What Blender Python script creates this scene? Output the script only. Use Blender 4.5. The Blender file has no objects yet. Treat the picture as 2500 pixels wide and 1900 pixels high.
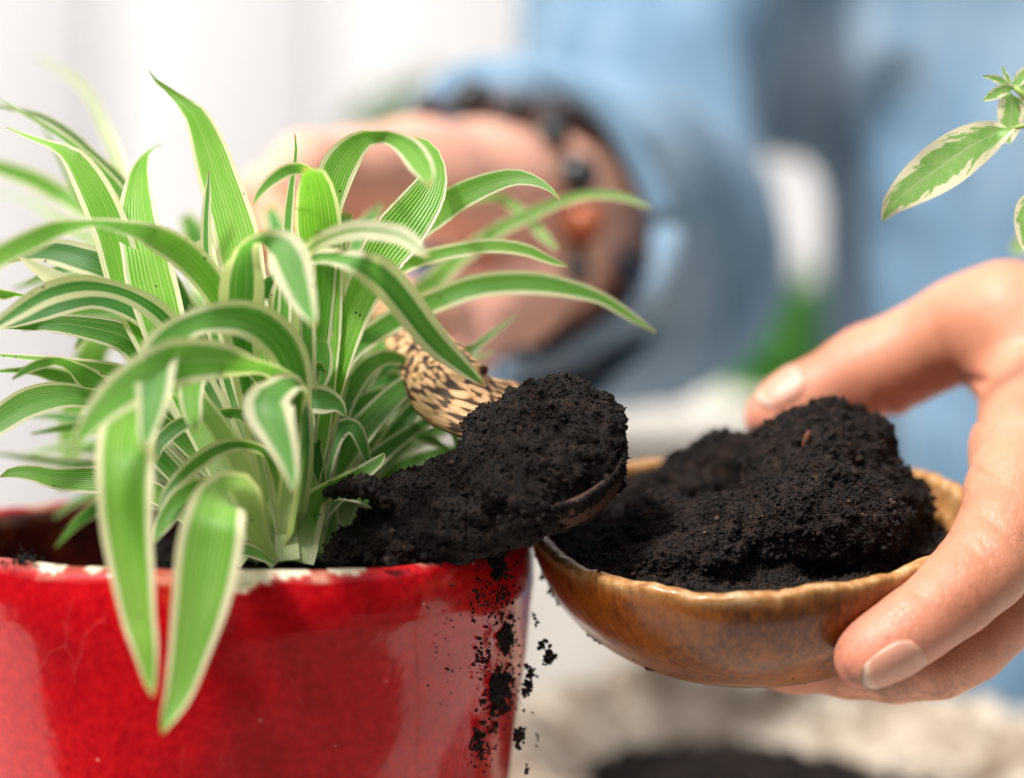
import bpy, math, random
import numpy as np
from mathutils import Vector, Matrix

# ------------------------------------------------------------------ camera, sky, sun, exposure
S = bpy.context.scene
COL = S.collection
PITCH = math.radians(5.4)
FPX = 2500 * 85 / 36.0          # focal length in pixels of the 2500 px wide photograph
D0 = 0.66                       # depth of the pot's centre
TABLE_Z, RIM_Z = 0.0, 0.145
FWD = np.array([0, math.cos(PITCH), -math.sin(PITCH)])
UP = np.array([0, math.sin(PITCH), math.cos(PITCH)])
RT = np.array([1.0, 0, 0])
_p = D0 * FWD + (565 - 1250) / FPX * D0 * RT - (1283 - 950) / FPX * D0 * UP
CAM = np.array([0.0, -_p[1], RIM_Z - _p[2]])

def P(x, y, z=0.0):
    """the place that shows at photo pixel (x, y), z centimetres nearer than the pot's centre"""
    d = D0 - z / 100.0
    return CAM + d * FWD + (x - 1250) / FPX * d * RT - (y - 950) / FPX * d * UP

K = 2500 / 2211.0
def Q(x, y, z=0.0):
    return P(x * K, y * K, z)

cam = bpy.data.cameras.new("camera"); camo = bpy.data.objects.new("camera", cam); COL.objects.link(camo)
camo.location = CAM; camo.rotation_euler = (math.pi / 2 - PITCH, 0, 0)
cam.lens = 85; cam.sensor_width = 36; cam.clip_start = 0.02; cam.clip_end = 200
cam.dof.use_dof = True; cam.dof.focus_distance = 0.618; cam.dof.aperture_fstop = 3.5; cam.dof.aperture_blades = 0
S.camera = camo

SUN_EL, SUN_AZ = math.radians(58), math.radians(-131)   # azimuth from +Y, clockwise: over the left shoulder
W = bpy.data.worlds.new("World"); S.world = W; W.use_nodes = True
nt = W.node_tree; bg = nt.nodes['Background']
sky = nt.nodes.new('ShaderNodeTexSky'); sky.sky_type = 'NISHITA'; sky.sun_disc = False
sky.sun_elevation = SUN_EL; sky.sun_rotation = SUN_AZ; sky.air_density = 1.0; sky.dust_density = 6.0; sky.ozone_density = 1.0
hs = nt.nodes.new('ShaderNodeHueSaturation'); hs.inputs['Saturation'].default_value = 0.35
nt.links.new(sky.outputs[0], hs.inputs['Color']); nt.links.new(hs.outputs[0], bg.inputs[0])
bg.inputs[1].default_value = 0.10
sl = bpy.data.lights.new("sun", 'SUN'); so = bpy.data.objects.new("sun", sl); COL.objects.link(so)
sl.energy = 2.3; sl.angle = math.radians(7); sl.color = (1.0, 0.965, 0.925)
sd = Vector((math.sin(SUN_AZ) * math.cos(SUN_EL), math.cos(SUN_AZ) * math.cos(SUN_EL), math.sin(SUN_EL)))
so.rotation_euler = sd.to_track_quat('Z', 'Y').to_euler(); so.location = sd * 5
S.view_settings.view_transform = 'Standard'; S.view_settings.look = 'None'
S.view_settings.exposure = 0.98; S.view_settings.gamma = 1.0
S.render.engine = 'CYCLES'
S.cycles.max_bounces = 8; S.cycles.transparent_max_bounces = 4

# ------------------------------------------------------------------ helpers
rng = np.random.default_rng(7); random.seed(7)

def link(name, me, mat=None, parent=None, smooth=True):
    o = bpy.data.objects.new(name, me); COL.objects.link(o)
    if mat: me.materials.append(mat)
    if parent: o.parent = parent; o.matrix_parent_inverse = Matrix.Translation(parent.location).inverted()
    if smooth and len(me.polygons): me.polygons.foreach_set('use_smooth', np.ones(len(me.polygons), bool))
    return o

def mesh(v, f, uv=None):
    """v (n,3); f (m,3) or (m,4) array"""
    me = bpy.data.meshes.new('m'); v = np.asarray(v, np.float32); f = np.asarray(f, np.int32)
    n, k = f.shape
    me.vertices.add(len(v)); me.vertices.foreach_set('co', v.ravel())
    me.loops.add(n * k); me.loops.foreach_set('vertex_index', f.ravel())
    me.polygons.add(n); me.polygons.foreach_set('loop_start', np.arange(0, n * k, k, dtype=np.int32))
    me.polygons.foreach_set('loop_total', np.full(n, k, np.int32))
    if uv is not None:
        l = me.uv_layers.new(name='UVMap'); l.data.foreach_set('uv', np.asarray(uv, np.float32)[f.ravel()].ravel())
    me.update(calc_edges=True); me.validate()
    return me

def tag(o, label, cat=None, group=None, kind=None):
    if label: o['label'] = label
    if cat: o['category'] = cat
    if group: o['group'] = group
    if kind: o['kind'] = kind
    return o

def empty(name, loc, label, cat, group=None):
    o = bpy.data.objects.new(name, None); COL.objects.link(o); o.location = Vector(loc); o.empty_display_size = .01
    return tag(o, label, cat, group)

def _hash(ix, iy, iz, s):
    h = (ix * 374761393 + iy * 668265263 + iz * 2147483647 + s * 974634777) & 0xffffffff
    h = ((h ^ (h >> 13)) * 1274126177) & 0xffffffff
    h = ((h ^ (h >> 16)) * 2246822519) & 0xffffffff
    return ((h ^ (h >> 15)) & 0xffff) / 65535.0

def vnoise(p, s=0):
    """value noise in -1..1, p (...,3)"""
    i = np.floor(p).astype(np.int64); f = p - i; f = f * f * (3 - 2 * f); r = 0
    for dx in (0, 1):
        for dy in (0, 1):
            for dz in (0, 1):
                w = (f[..., 0] if dx else 1 - f[..., 0]) * (f[..., 1] if dy else 1 - f[..., 1]) * (f[..., 2] if dz else 1 - f[..., 2])
                r = r + w * _hash(i[..., 0] + dx, i[..., 1] + dy, i[..., 2] + dz, s)
    return r * 2 - 1

def fbm(p, oct=3, s=0, g=.5):
    r, a = 0, 1.0
    for o in range(oct):
        r = r + a * vnoise(p * 2 ** o + 17.3 * o, s + o); a *= g
    return r

def surface_nets(F, org, h):
    """isosurface F=0 (inside F<0) of a grid -> verts, quads"""
    nx, ny, nz = F.shape; ins = F < 0
    cnt = np.zeros((nx - 1, ny - 1, nz - 1), np.float32); acc = np.zeros((nx - 1, ny - 1, nz - 1, 3), np.float32)
    cs = [(a, b, c) for a in (0, 1) for b in (0, 1) for c in (0, 1)]
    sl_ = lambda c: (slice(c[0], nx - 1 + c[0]), slice(c[1], ny - 1 + c[1]), slice(c[2], nz - 1 + c[2]))
    for c in cs:
        for ax in range(3):
            if c[ax]: continue
            e = list(c); e[ax] = 1
            A, B = F[sl_(c)], F[sl_(e)]; m = (A < 0) != (B < 0)
            t = np.where(m, A / np.where(m, A - B, 1), 0)
            cnt += m
            for k in range(3):
                acc[..., k] += np.where(m, (t if k == ax else float(c[k])), 0)
    act = cnt > 0; idx = np.full(cnt.shape, -1, np.int64); idx[act] = np.arange(act.sum())
    pos = acc[act] / cnt[act][:, None] + np.argwhere(act)
    verts = np.asarray(org) + pos * h; quads = []
    for ax in range(3):
        o1, o2 = [(1, 2), (2, 0), (0, 1)][ax]
        s0 = [slice(None)] * 3; s0[ax] = slice(0, -1); s1 = [slice(None)] * 3; s1[ax] = slice(1, None)
        a, b = ins[tuple(s0)], ins[tuple(s1)]; e = np.argwhere(a != b)
        e = e[(e[:, o1] > 0) & (e[:, o2] > 0) & (e[:, o1] < F.shape[o1] - 1) & (e[:, o2] < F.shape[o2] - 1)]
        if not len(e): continue
        fl = a[tuple(e.T)]; q = []
        for d1, d2 in ((1, 1), (0, 1), (0, 0), (1, 0)):
            c = e.copy(); c[:, o1] -= d1; c[:, o2] -= d2; q.append(idx[tuple(c.T)])
        q = np.stack(q, 1); q = np.where(fl[:, None], q, q[:, ::-1]); quads.append(q)
    return verts, np.concatenate(quads)

def grid(lo, hi, h):
    lo = np.asarray(lo, float); n = np.ceil((np.asarray(hi) - lo) / h).astype(int) + 1
    g = np.stack(np.meshgrid(*[lo[k] + h * np.arange(n[k]) for k in range(3)], indexing='ij'), -1)
    return g.astype(np.float32), lo

def cone(p, a, b, ra, rb):
    a = np.asarray(a, np.float32); b = np.asarray(b, np.float32); ba = b - a; L = float(ba @ ba)
    t = np.clip(((p - a) @ ba) / max(L, 1e-9), 0, 1)
    q = p - a - t[..., None] * ba
    return np.sqrt((q * q).sum(-1)) - (ra + (rb - ra) * t)

def ell(p, c, r, rot=None):
    q = p - np.asarray(c, np.float32)
    if rot is not None: q = q @ np.asarray(rot, np.float32)
    r = np.asarray(r, np.float32); k = np.sqrt(((q / r) ** 2).sum(-1)); 
    return (k - 1) * float(r.min()) * 0.6 + (k - 1) * float(r.mean()) * .4

def smin(a, b, k):
    h = np.clip(.5 + .5 * (b - a) / k, 0, 1)
    return b * (1 - h) + a * h - k * h * (1 - h)

def chain(p, pts, F=None, k=.004):
    """pts: list of (xyz, r)"""
    for (a, ra), (b, rb) in zip(pts[:-1], pts[1:]):
        d = cone(p, a, b, ra, rb); F = d if F is None else smin(F, d, k)
    return F

def vnormals(v, f):
    n = np.zeros_like(v); a = np.cross(v[f[:, 2]] - v[f[:, 0]], v[f[:, -1]] - v[f[:, 1]])
    for k in range(f.shape[1]): np.add.at(n, f[:, k], a)
    return n / (np.linalg.norm(n, axis=1, keepdims=True) + 1e-12)

def spline(pts, n):
    """Catmull-Rom through rows of pts, n samples, evenly in chord length"""
    p = np.asarray(pts, float); p = np.vstack([2 * p[0] - p[1], p, 2 * p[-1] - p[-2]])
    seg = np.linalg.norm(np.diff(p[1:-1, :2] if p.shape[1] > 3 else p[1:-1], axis=0), axis=1); cum = np.r_[0, np.cumsum(seg)]
    out = []
    for s in np.linspace(0, cum[-1] * .99999, n):
        i = min(np.searchsorted(cum, s, side='right') - 1, len(seg) - 1); t = (s - cum[i]) / seg[i]
        a, b, c, d = p[i:i + 4]
        out.append(.5 * (2 * b + (c - a) * t + (2 * a - 5 * b + 4 * c - d) * t * t + (3 * b - a - 3 * c + d) * t ** 3))
    return np.array(out)

def tube(pts, n=24, m=10, flat=1.0, caps=True):
    """pts rows (x,y,z,r)"""
    s = spline(pts, n); c = s[:, :3]; r = np.maximum(s[:, 3], 1e-5); T = np.gradient(c, axis=0); T /= np.linalg.norm(T, axis=1)[:, None]
    A = np.cross(T, [0.1, .3, 1.0]); A /= np.linalg.norm(A, axis=1)[:, None]; B = np.cross(T, A)
    th = np.linspace(0, 2 * np.pi, m, endpoint=False)
    v = c[:, None] + r[:, None, None] * (np.cos(th)[None, :, None] * A[:, None] + flat * np.sin(th)[None, :, None] * B[:, None])
    v = v.reshape(-1, 3); i = np.arange(n - 1)[:, None] * m; j = np.arange(m)[None]; j2 = (j + 1) % m
    f = np.stack([i + j, i + j2, i + m + j2, i + m + j], -1).reshape(-1, 4)
    if caps:
        v = np.vstack([v, c[0], c[-1]]); a = len(v) - 2; j = np.arange(m); j2 = (j + 1) % m
        f = np.vstack([f, np.stack([np.full(m, a), j2, j, j], -1)[:, [0, 1, 2, 2]] if False else np.zeros((0, 4), int)])
        me = None
        tri1 = np.stack([np.full(m, a), j2, j], -1); tri2 = np.stack([np.full(m, a + 1), (n - 1) * m + j, (n - 1) * m + j2], -1)
        F = np.vstack([f[:, [0, 1, 2]], f[:, [0, 2, 3]], tri1, tri2]); return v, F
    return v, f

def lathe(prof, m=96, wob=None):
    """prof rows (r,z) closed loop or open line -> verts around z"""
    prof = np.asarray(prof, float); n = len(prof); th = np.linspace(0, 2 * np.pi, m, endpoint=False)
    v = np.stack([prof[:, None, 0] * np.cos(th), prof[:, None, 0] * np.sin(th), np.broadcast_to(prof[:, None, 1], (n, m))], -1).reshape(-1, 3)
    i = np.arange(n - 1)[:, None] * m; j = np.arange(m)[None]; j2 = (j + 1) % m
    return v, np.stack([i + j, i + j2, i + m + j2, i + m + j], -1).reshape(-1, 4)

def box(c, s):
    c = np.asarray(c, float); s = np.asarray(s, float) / 2
    v = np.array([[x, y, z] for x in (-1, 1) for y in (-1, 1) for z in (-1, 1)]) * s + c
    return v, np.array([[0, 1, 3, 2], [4, 6, 7, 5], [0, 4, 5, 1], [2, 3, 7, 6], [0, 2, 6, 4], [1, 5, 7, 3]])

def bev(o, w, seg=2):
    m = o.modifiers.new('b', 'BEVEL'); m.width = w; m.segments = seg

# ------------------------------------------------------------------ materials
class N:
    def __init__(s, name):
        s.m = bpy.data.materials.new(name); s.m.use_nodes = True; s.t = s.m.node_tree
        s.b = s.t.nodes['Principled BSDF']; s.out = s.t.nodes['Material Output']
    def n(s, typ, **kw):
        x = s.t.nodes.new('ShaderNode' + typ)
        for k, v in kw.items():
            if k in x.inputs.keys(): 
                if hasattr(v, 'is_linked') or isinstance(v, bpy.types.NodeSocket): s.t.links.new(v, x.inputs[k])
                else: x.inputs[k].default_value = v
            else: setattr(x, k, v)
        return x
    def l(s, a, b): s.t.links.new(a, b)
    def coord(s, kind='Object', scale=(1, 1, 1), rot=(0, 0, 0)):
        c = s.n('TexCoord'); m = s.n('Mapping'); m.inputs['Scale'].default_value = scale; m.inputs['Rotation'].default_value = rot
        s.l(c.outputs[kind], m.inputs['Vector']); return m.outputs[0]
    def noise(s, vec, scale, detail=4, rough=.6, dist=0):
        x = s.n('TexNoise'); x.inputs['Scale'].default_value = scale; x.inputs['Detail'].default_value = detail
        x.inputs['Roughness'].default_value = rough; x.inputs['Distortion'].default_value = dist; s.l(vec, x.inputs['Vector']); return x.outputs['Fac']
    def ramp(s, fac, *st, mode='LINEAR'):
        r = s.n('ValToRGB'); s.l(fac, r.inputs[0]); e = r.color_ramp.elements; r.color_ramp.interpolation = mode
        while len(e) < len(st): e.new(.5)
        for x, (p, c) in zip(e, st): x.position = p; x.color = (*c, 1) if len(c) == 3 else c
        return r.outputs[0]
    def mix(s, fac, a, b, mode='MIX'):
        x = s.n('Mix', data_type='RGBA', blend_type=mode)
        for v, i in ((fac, 0), (a, 6), (b, 7)):
            if isinstance(v, (int, float)): x.inputs[i].default_value = v
            elif isinstance(v, tuple): x.inputs[i].default_value = (*v, 1)
            else: s.l(v, x.inputs[i])
        return x.outputs[2]
    def math(s, op, a, b=0.0, c=0.0):
        x = s.n('Math', operation=op)
        for v, i in ((a, 0), (b, 1), (c, 2)):
            if isinstance(v, (int, float)): x.inputs[i].default_value = v
            else: s.l(v, x.inputs[i])
        return x.outputs[0]
    def base(s, c):
        if isinstance(c, tuple): s.b.inputs['Base Color'].default_value = (*c, 1)
        else: s.l(c, s.b.inputs['Base Color'])
    def set(s, **kw):
        for k, v in kw.items():
            k = k.replace('_', ' ')
            if isinstance(v, (int, float)): s.b.inputs[k].default_value = v
            else: s.l(v, s.b.inputs[k])
    def bump(s, h, strength=.3, dist=.001):
        x = s.n('Bump'); x.inputs['Strength'].default_value = strength; x.inputs['Distance'].default_value = dist
        s.l(h, x.inputs['Height']); s.l(x.outputs[0], s.b.inputs['Normal'])

def steps(n, x, a, b):
    m = n.n('MapRange'); m.interpolation_type = 'SMOOTHSTEP'; n.l(x, m.inputs[0]); m.inputs[1].default_value = a; m.inputs[2].default_value = b
    return m.outputs[0]

def mat_leaf():
    n = N('striped_leaf'); uv = n.n('UVMap'); sep = n.n('SeparateXYZ'); n.l(uv.outputs[0], sep.inputs[0])
    u, v = sep.outputs[0], sep.outputs[1]
    oi = n.n('ObjectInfo'); oc = n.n('SeparateColor'); n.l(oi.outputs['Color'], oc.inputs[0])
    cw, hue, bri = oc.outputs[0], oc.outputs[1], oc.outputs[2]
    d = n.math('ABSOLUTE', n.math('SUBTRACT', u, .5)); d = n.math('MULTIPLY', d, 2.0)
    oc3 = n.coord('Object'); wob = n.noise(oc3, 60, 2)
    edge = n.math('SUBTRACT', d, n.math('MULTIPLY_ADD', cw, -1.32, .955)); edge = n.math('ADD', edge, n.math('MULTIPLY', n.math('SUBTRACT', wob, .5), .10))
    m_cream = steps(n, edge, -.02, .03)
    # fine veins along the leaf
    cb = n.n('CombineXYZ'); n.l(n.math('MULTIPLY', u, 26.0), cb.inputs[0]); n.l(n.math('MULTIPLY', v, 1.2), cb.inputs[1]); n.l(n.math('MULTIPLY', oi.outputs['Random'], 50.0), cb.inputs[2])
    st = n.noise(cb.outputs[0], 1.0, 2)
    wv = n.math('SINE', n.math('MULTIPLY', u, 6.2832 * 13)); wv = n.math('MULTIPLY_ADD', wv, .5, .5); wv = n.math('POWER', wv, 3.0)
    wv = n.math('MULTIPLY', wv, steps(n, st, .3, .65))
    g1 = n.mix(hue, (.014, .20, .034), (.17, .45, .03)); big = n.noise(oc3, 25, 2)
    g1 = n.mix(steps(n, big, .35, .7), g1, n.mix(hue, (.05, .32, .08), (.29, .58, .08)))
    g2 = n.mix(.62, g1, (.66, .80, .34))
    green = n.mix(n.math('MULTIPLY', wv, .95), g1, g2)
    st2 = steps(n, st, .62, .75); green = n.mix(n.math('MULTIPLY', st2, .3), green, (.55, .66, .32))
    cream = n.mix(wob, (.84, .80, .50), (.92, .87, .68))
    rim = steps(n, d, .955, .995); cream = n.mix(n.math('MULTIPLY', rim, .35), cream, (.62, .42, .20))
    c = n.mix(m_cream, green, cream)
    pale = n.mix(st, (.60, .68, .34), (.84, .84, .62)); pb = n.math('SUBTRACT', 1.0, steps(n, v, .08, .36))
    c = n.mix(n.math('MULTIPLY', pb, .85), c, pale)
    tip = steps(n, v, .975, 1.0); c = n.mix(n.math('MULTIPLY', tip, .7), c, (.55, .33, .14))
    sp = n.n('TexVoronoi'); sp.inputs['Scale'].default_value = 420; n.l(oc3, sp.inputs['Vector'])
    big2 = n.noise(oc3, 70, 3); dirt = n.math('MULTIPLY', n.math('LESS_THAN', sp.outputs['Distance'], .17), n.math('GREATER_THAN', big2, .60))
    c = n.mix(n.math('MULTIPLY', dirt, .85), c, (.04, .03, .02))
    c = n.mix(1.0, c, bri, 'MULTIPLY')
    n.base(c); n.set(Roughness=.42); n.b.inputs['Specular IOR Level'].default_value = .45
    cr = n.n('Bump'); cr.inputs['Strength'].default_value = .35; cr.inputs['Distance'].default_value = .0004
    n.l(n.math('SINE', n.math('MULTIPLY', u, 6.2832 * 13)), cr.inputs['Height']); n.l(cr.outputs[0], n.b.inputs['Normal'])
    tr = n.n('BsdfTranslucent'); tc = n.mix(1.0, c, (1.0, 1.15, .60), 'MULTIPLY'); n.l(tc, tr.inputs[0])
    ms = n.n('MixShader'); ms.inputs[0].default_value = .48; n.l(n.b.outputs[0], ms.inputs[1]); n.l(tr.outputs[0], ms.inputs[2]); n.l(ms.outputs[0], n.out.inputs[0])
    return n.m

def mat_varleaf():
    n = N('variegated_leaf'); uv = n.n('UVMap'); sep = n.n('SeparateXYZ'); n.l(uv.outputs[0], sep.inputs[0]); u, v = sep.outputs[0], sep.outputs[1]
    d = n.math('ABSOLUTE', n.math('SUBTRACT', u, .5)); d = n.math('MULTIPLY', d, 2.0)
    cb = n.n('CombineXYZ'); n.l(n.math('MULTIPLY_ADD', d, -2.2, n.math('MULTIPLY', v, 7.0)), cb.inputs[0]); n.l(n.math('MULTIPLY', u, 3.2), cb.inputs[1])
    oi = n.n('ObjectInfo'); n.l(n.math('MULTIPLY', oi.outputs['Random'], 9.0), cb.inputs[2])
    q = n.noise(cb.outputs[0], 1.0, 4, .65); e = n.math('ADD', d, n.math('MULTIPLY', n.math('SUBTRACT', q, .5), 2.2))
    m = steps(n, e, .62, .66)
    oc = n.coord('Object'); g = n.ramp(n.noise(oc, 300, 4), (.3, (.19, .46, .09)), (.7, (.34, .58, .16)))
    mid = n.math('LESS_THAN', d, .035); g = n.mix(n.math('MULTIPLY', mid, .6), g, (.55, .62, .36))
    sv = n.math('SINE', n.math('MULTIPLY', n.math('MULTIPLY_ADD', d, -.22, v), 70.0)); sv = n.math('GREATER_THAN', sv, .93); g = n.mix(n.math('MULTIPLY', sv, .3), g, (.5, .6, .3))
    c = n.mix(m, g, (.86, .82, .55)); n.base(c); n.set(Roughness=.5)
    tr = n.n('BsdfTranslucent'); n.l(c, tr.inputs[0]); ms = n.n('MixShader'); ms.inputs[0].default_value = .4
    n.l(n.b.outputs[0], ms.inputs[1]); n.l(tr.outputs[0], ms.inputs[2]); n.l(ms.outputs[0], n.out.inputs[0]); return n.m

def mat_soil(dark=1.0):
    n = N('potting_soil'); c = n.coord('Object'); a = n.noise(c, 260, 5, .7); g = n.n('NewGeometry')
    col = n.ramp(a, (.3, (.003 * dark, .0024 * dark, .002 * dark)), (.55, (.0105 * dark, .0066 * dark, .0047 * dark)), (.75, (.042, .022, .013)))
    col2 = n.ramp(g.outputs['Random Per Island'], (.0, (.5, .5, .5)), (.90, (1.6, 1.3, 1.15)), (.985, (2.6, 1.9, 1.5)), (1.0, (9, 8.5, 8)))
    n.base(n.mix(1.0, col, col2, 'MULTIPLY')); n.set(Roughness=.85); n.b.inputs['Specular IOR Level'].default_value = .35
    n.bump(n.noise(c, 1400, 5, .8), .9, .0006); return n.m

def mat_pot():
    n = N('red_glaze'); c = n.coord('Object'); uv = n.n('UVMap')
    a = n.noise(c, 420, 3, .7); b = n.noise(c, 30, 4, .6, .4)
    cs = n.n('TexCoord'); mp = n.n('Mapping'); mp.inputs['Scale'].default_value = (6, 6, 45); n.l(cs.outputs['Object'], mp.inputs[0]); band = n.noise(mp.outputs[0], 1.0, 3)
    col = n.ramp(a, (.30, (.36, .002, .006)), (.5, (.50, .004, .009)), (.70, (.62, .008, .013)))
    col = n.mix(n.math('MULTIPLY', steps(n, b, .42, .75), .45), col, (.24, .002, .006))
    col = n.mix(n.math('MULTIPLY', steps(n, band, .5, .7), .35), col, (.33, .006, .012))
    sc = n.n('TexVoronoi'); sc.feature = 'DISTANCE_TO_EDGE'; mp2 = n.n('Mapping'); mp2.inputs['Scale'].default_value = (22, 22, 9); mp2.inputs['Rotation'].default_value = (.4, .3, .2)
    dn = n.n('TexNoise'); dn.inputs['Scale'].default_value = 60; n.l(cs.outputs['Object'], dn.inputs[0]); vv = n.mix(.012, cs.outputs['Object'], dn.outputs['Color'], 'ADD'); n.l(vv, mp2.inputs[0]); n.l(mp2.outputs[0], sc.inputs['Vector'])
    scr = n.math('MULTIPLY', n.math('LESS_THAN', sc.outputs['Distance'], .006), n.math('GREATER_THAN', n.noise(c, 45, 3), .60))
    col = n.mix(n.math('MULTIPLY', scr, .12), col, (.8, .4, .35))
    fl = n.n('TexVoronoi'); fl.inputs['Scale'].default_value = 190; n.l(c, fl.inputs['Vector'])
    fle = n.math('MULTIPLY', n.math('LESS_THAN', fl.outputs['Distance'], .10), n.math('GREATER_THAN', n.noise(c, 80, 3), .62)); col = n.mix(n.math('MULTIPLY', fle, .7), col, (.8, .5, .4))
    # worn rim: bare clay along the lip, and chips
    sep = n.n('SeparateXYZ'); n.l(cs.outputs['Object'], sep.inputs[0]); z = sep.outputs[2]
    mp3 = n.n('Mapping'); mp3.inputs['Scale'].default_value = (1, 1, .1); n.l(cs.outputs['Object'], mp3.inputs[0])
    w1 = n.noise(mp3.outputs[0], 38, 4, .6); hz = n.math('ADD', z, n.math('MULTIPLY', n.math('SUBTRACT', w1, .5), .006))
    lip = steps(n, hz, -.0028, -.0018); clay = n.ramp(n.noise(c, 300, 4), (.3, (.42, .20, .12)), (.6, (.66, .42, .28)), (.8, (.78, .62, .46)))
    col = n.mix(n.math('MULTIPLY', lip, n.math('MULTIPLY', steps(n, n.noise(mp3.outputs[0], 70, 3), .5, .68), .65)), col, clay)
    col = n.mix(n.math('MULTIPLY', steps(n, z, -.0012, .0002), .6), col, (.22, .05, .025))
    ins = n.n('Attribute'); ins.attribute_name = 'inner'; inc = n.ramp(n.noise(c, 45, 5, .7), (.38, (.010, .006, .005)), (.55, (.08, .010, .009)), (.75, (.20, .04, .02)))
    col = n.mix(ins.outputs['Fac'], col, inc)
    ch = n.n('Attribute'); ch.attribute_name = 'chip'; col = n.mix(ch.outputs['Fac'], col, n.ramp(n.noise(c, 160, 5, .7), (.3, (.35, .24, .17)), (.5, (.72, .58, .44)), (.75, (.85, .78, .66))))
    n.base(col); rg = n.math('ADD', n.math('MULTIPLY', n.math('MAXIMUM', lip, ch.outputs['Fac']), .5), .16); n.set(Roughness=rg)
    n.b.inputs['Specular IOR Level'].default_value = .3; n.b.inputs['Coat Weight'].default_value = .25; n.b.inputs['Coat Roughness'].default_value = .05
    n.bump(n.math('ADD', n.noise(c, 90, 3), n.math('MULTIPLY', a, .08)), .25, .0012); return n.m

def mat_bowl():
    n = N('varnished_coconut'); c = n.coord('Object'); cs = n.coord('Object', (1, 1, .45))
    a = n.noise(cs, 520, 4, .75); b = n.noise(c, 26, 3, .6)
    t = n.math('ADD', n.math('MULTIPLY', a, .45), n.math('MULTIPLY', b, .58))
    col = n.ramp(t, (.34, (.045, .012, .002)), (.44, (.13, .034, .003)), (.53, (.27, .076, .006)), (.70, (.44, .145, .018)))
    sep = n.n('SeparateXYZ'); tc = n.n('TexCoord'); n.l(tc.outputs['Object'], sep.inputs[0])
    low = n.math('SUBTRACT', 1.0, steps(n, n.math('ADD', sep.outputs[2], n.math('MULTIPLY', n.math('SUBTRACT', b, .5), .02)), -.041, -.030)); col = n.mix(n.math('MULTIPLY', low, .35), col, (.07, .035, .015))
    r = n.n('Attribute'); r.attribute_name = 'rim'; pale = n.ramp(n.noise(c, 260, 5, .7), (.3, (.24, .10, .035)), (.5, (.50, .27, .10)), (.7, (.76, .56, .33)))
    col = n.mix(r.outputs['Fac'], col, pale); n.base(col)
    n.set(Roughness=n.math('MULTIPLY_ADD', a, .25, .22)); n.b.inputs['Specular IOR Level'].default_value = .15; n.b.inputs['Coat Weight'].default_value = .35; n.b.inputs['Coat Roughness'].default_value = .14
    n.bump(n.noise(cs, 700, 4, .7), .35, .0005); return n.m

def mat_palmwood():
    n = N('palm_wood'); uv = n.n('UVMap'); mp = n.n('Mapping'); mp.inputs['Scale'].default_value = (27, 24, 1); n.l(uv.outputs[0], mp.inputs[0])
    dn = n.noise(mp.outputs[0], .8, 3); vo = n.n('TexVoronoi'); vo.feature = 'SMOOTH_F1'; vo.inputs['Scale'].default_value = 1.0; vo.inputs['Randomness'].default_value = .9
    w = n.mix(.35, mp.outputs[0], dn, 'ADD'); n.l(w, vo.inputs['Vector'])
    t = n.math('ADD', vo.outputs['Distance'], n.math('MULTIPLY', n.math('SUBTRACT', dn, .5), .5))
    col = n.ramp(t, (.30, (.70, .42, .22)), (.44, (.54, .30, .13)), (.53, (.07, .035, .018)), (.8, (.028, .017, .010)))
    n.base(col); n.set(Roughness=.6); n.b.inputs['Specular IOR Level'].default_value = .3; n.bump(t, .3, .0006); return n.m

def mat_skin():
    n = N('skin'); c = n.coord('Object'); a = n.noise(c, 18, 4, .6); b = n.noise(c, 900, 3, .6)
    col = n.ramp(a, (.3, (.49, .175, .098)), (.5, (.61, .26, .155)), (.7, (.71, .35, .22)))
    t = n.n('Attribute'); t.attribute_name = 'pink'; col = n.mix(n.math('MULTIPLY', t.outputs['Fac'], .75), col, (.70, .25, .17))
    fh = n.n('Attribute'); fh.attribute_name = 'pale'; col = n.mix(n.math('MULTIPLY', fh.outputs['Fac'], .65), col, (.88, .50, .38))  # bright light on the far hand put into its skin colour
    di = n.n('Attribute'); di.attribute_name = 'dirt'; dm2 = n.math('MULTIPLY', di.outputs['Fac'], steps(n, n.noise(c, 240, 5, .75), .40, .62)); col = n.mix(n.math('MULTIPLY', dm2, .9), col, (.10, .055, .035))
    sp = n.n('TexVoronoi'); sp.inputs['Scale'].default_value = 330; n.l(c, sp.inputs['Vector'])
    d = n.math('MULTIPLY', n.math('LESS_THAN', sp.outputs['Distance'], .13), n.math('GREATER_THAN', n.noise(c, 45, 3), .56)); col = n.mix(n.math('MULTIPLY', d, .7), col, (.09, .045, .03))
    dm = steps(n, n.noise(c, 55, 5, .7), .58, .72); col = n.mix(n.math('MULTIPLY', dm, .24), col, (.28, .14, .09))
    n.base(col); n.set(Roughness=.47); n.b.inputs['Subsurface Weight'].default_value = .22; n.b.inputs['Subsurface Radius'].default_value = (1, .35, .2); n.b.inputs['Subsurface Scale'].default_value = .006
    cr = n.n('TexVoronoi'); cr.feature = 'DISTANCE_TO_EDGE'; cr.inputs['Scale'].default_value = 650; n.l(c, cr.inputs['Vector'])
    cl = n.math('MINIMUM', cr.outputs['Distance'], .12)
    wl = n.noise(n.coord('Object', (1, 1, .18)), 500, 3)
    n.bump(n.math('ADD', n.math('MULTIPLY', cl, 2.0), n.math('MULTIPLY', wl, .9)), .6, .0005); return n.m

def mat_simple(name, col, rough=.6, scale=40, var=.25, bump=.2, bd=.001, **kw):
    n = N(name); c = n.coord('Object'); a = n.noise(c, scale, 5, .65)
    lo = tuple(x * (1 - var) for x in col); hi = tuple(min(1, x * (1 + var)) for x in col)
    n.base(n.ramp(a, (.3, lo), (.7, hi))); n.set(Roughness=rough, **kw); n.bump(n.noise(c, scale * 6, 4), bump, bd); return n.m

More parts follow.
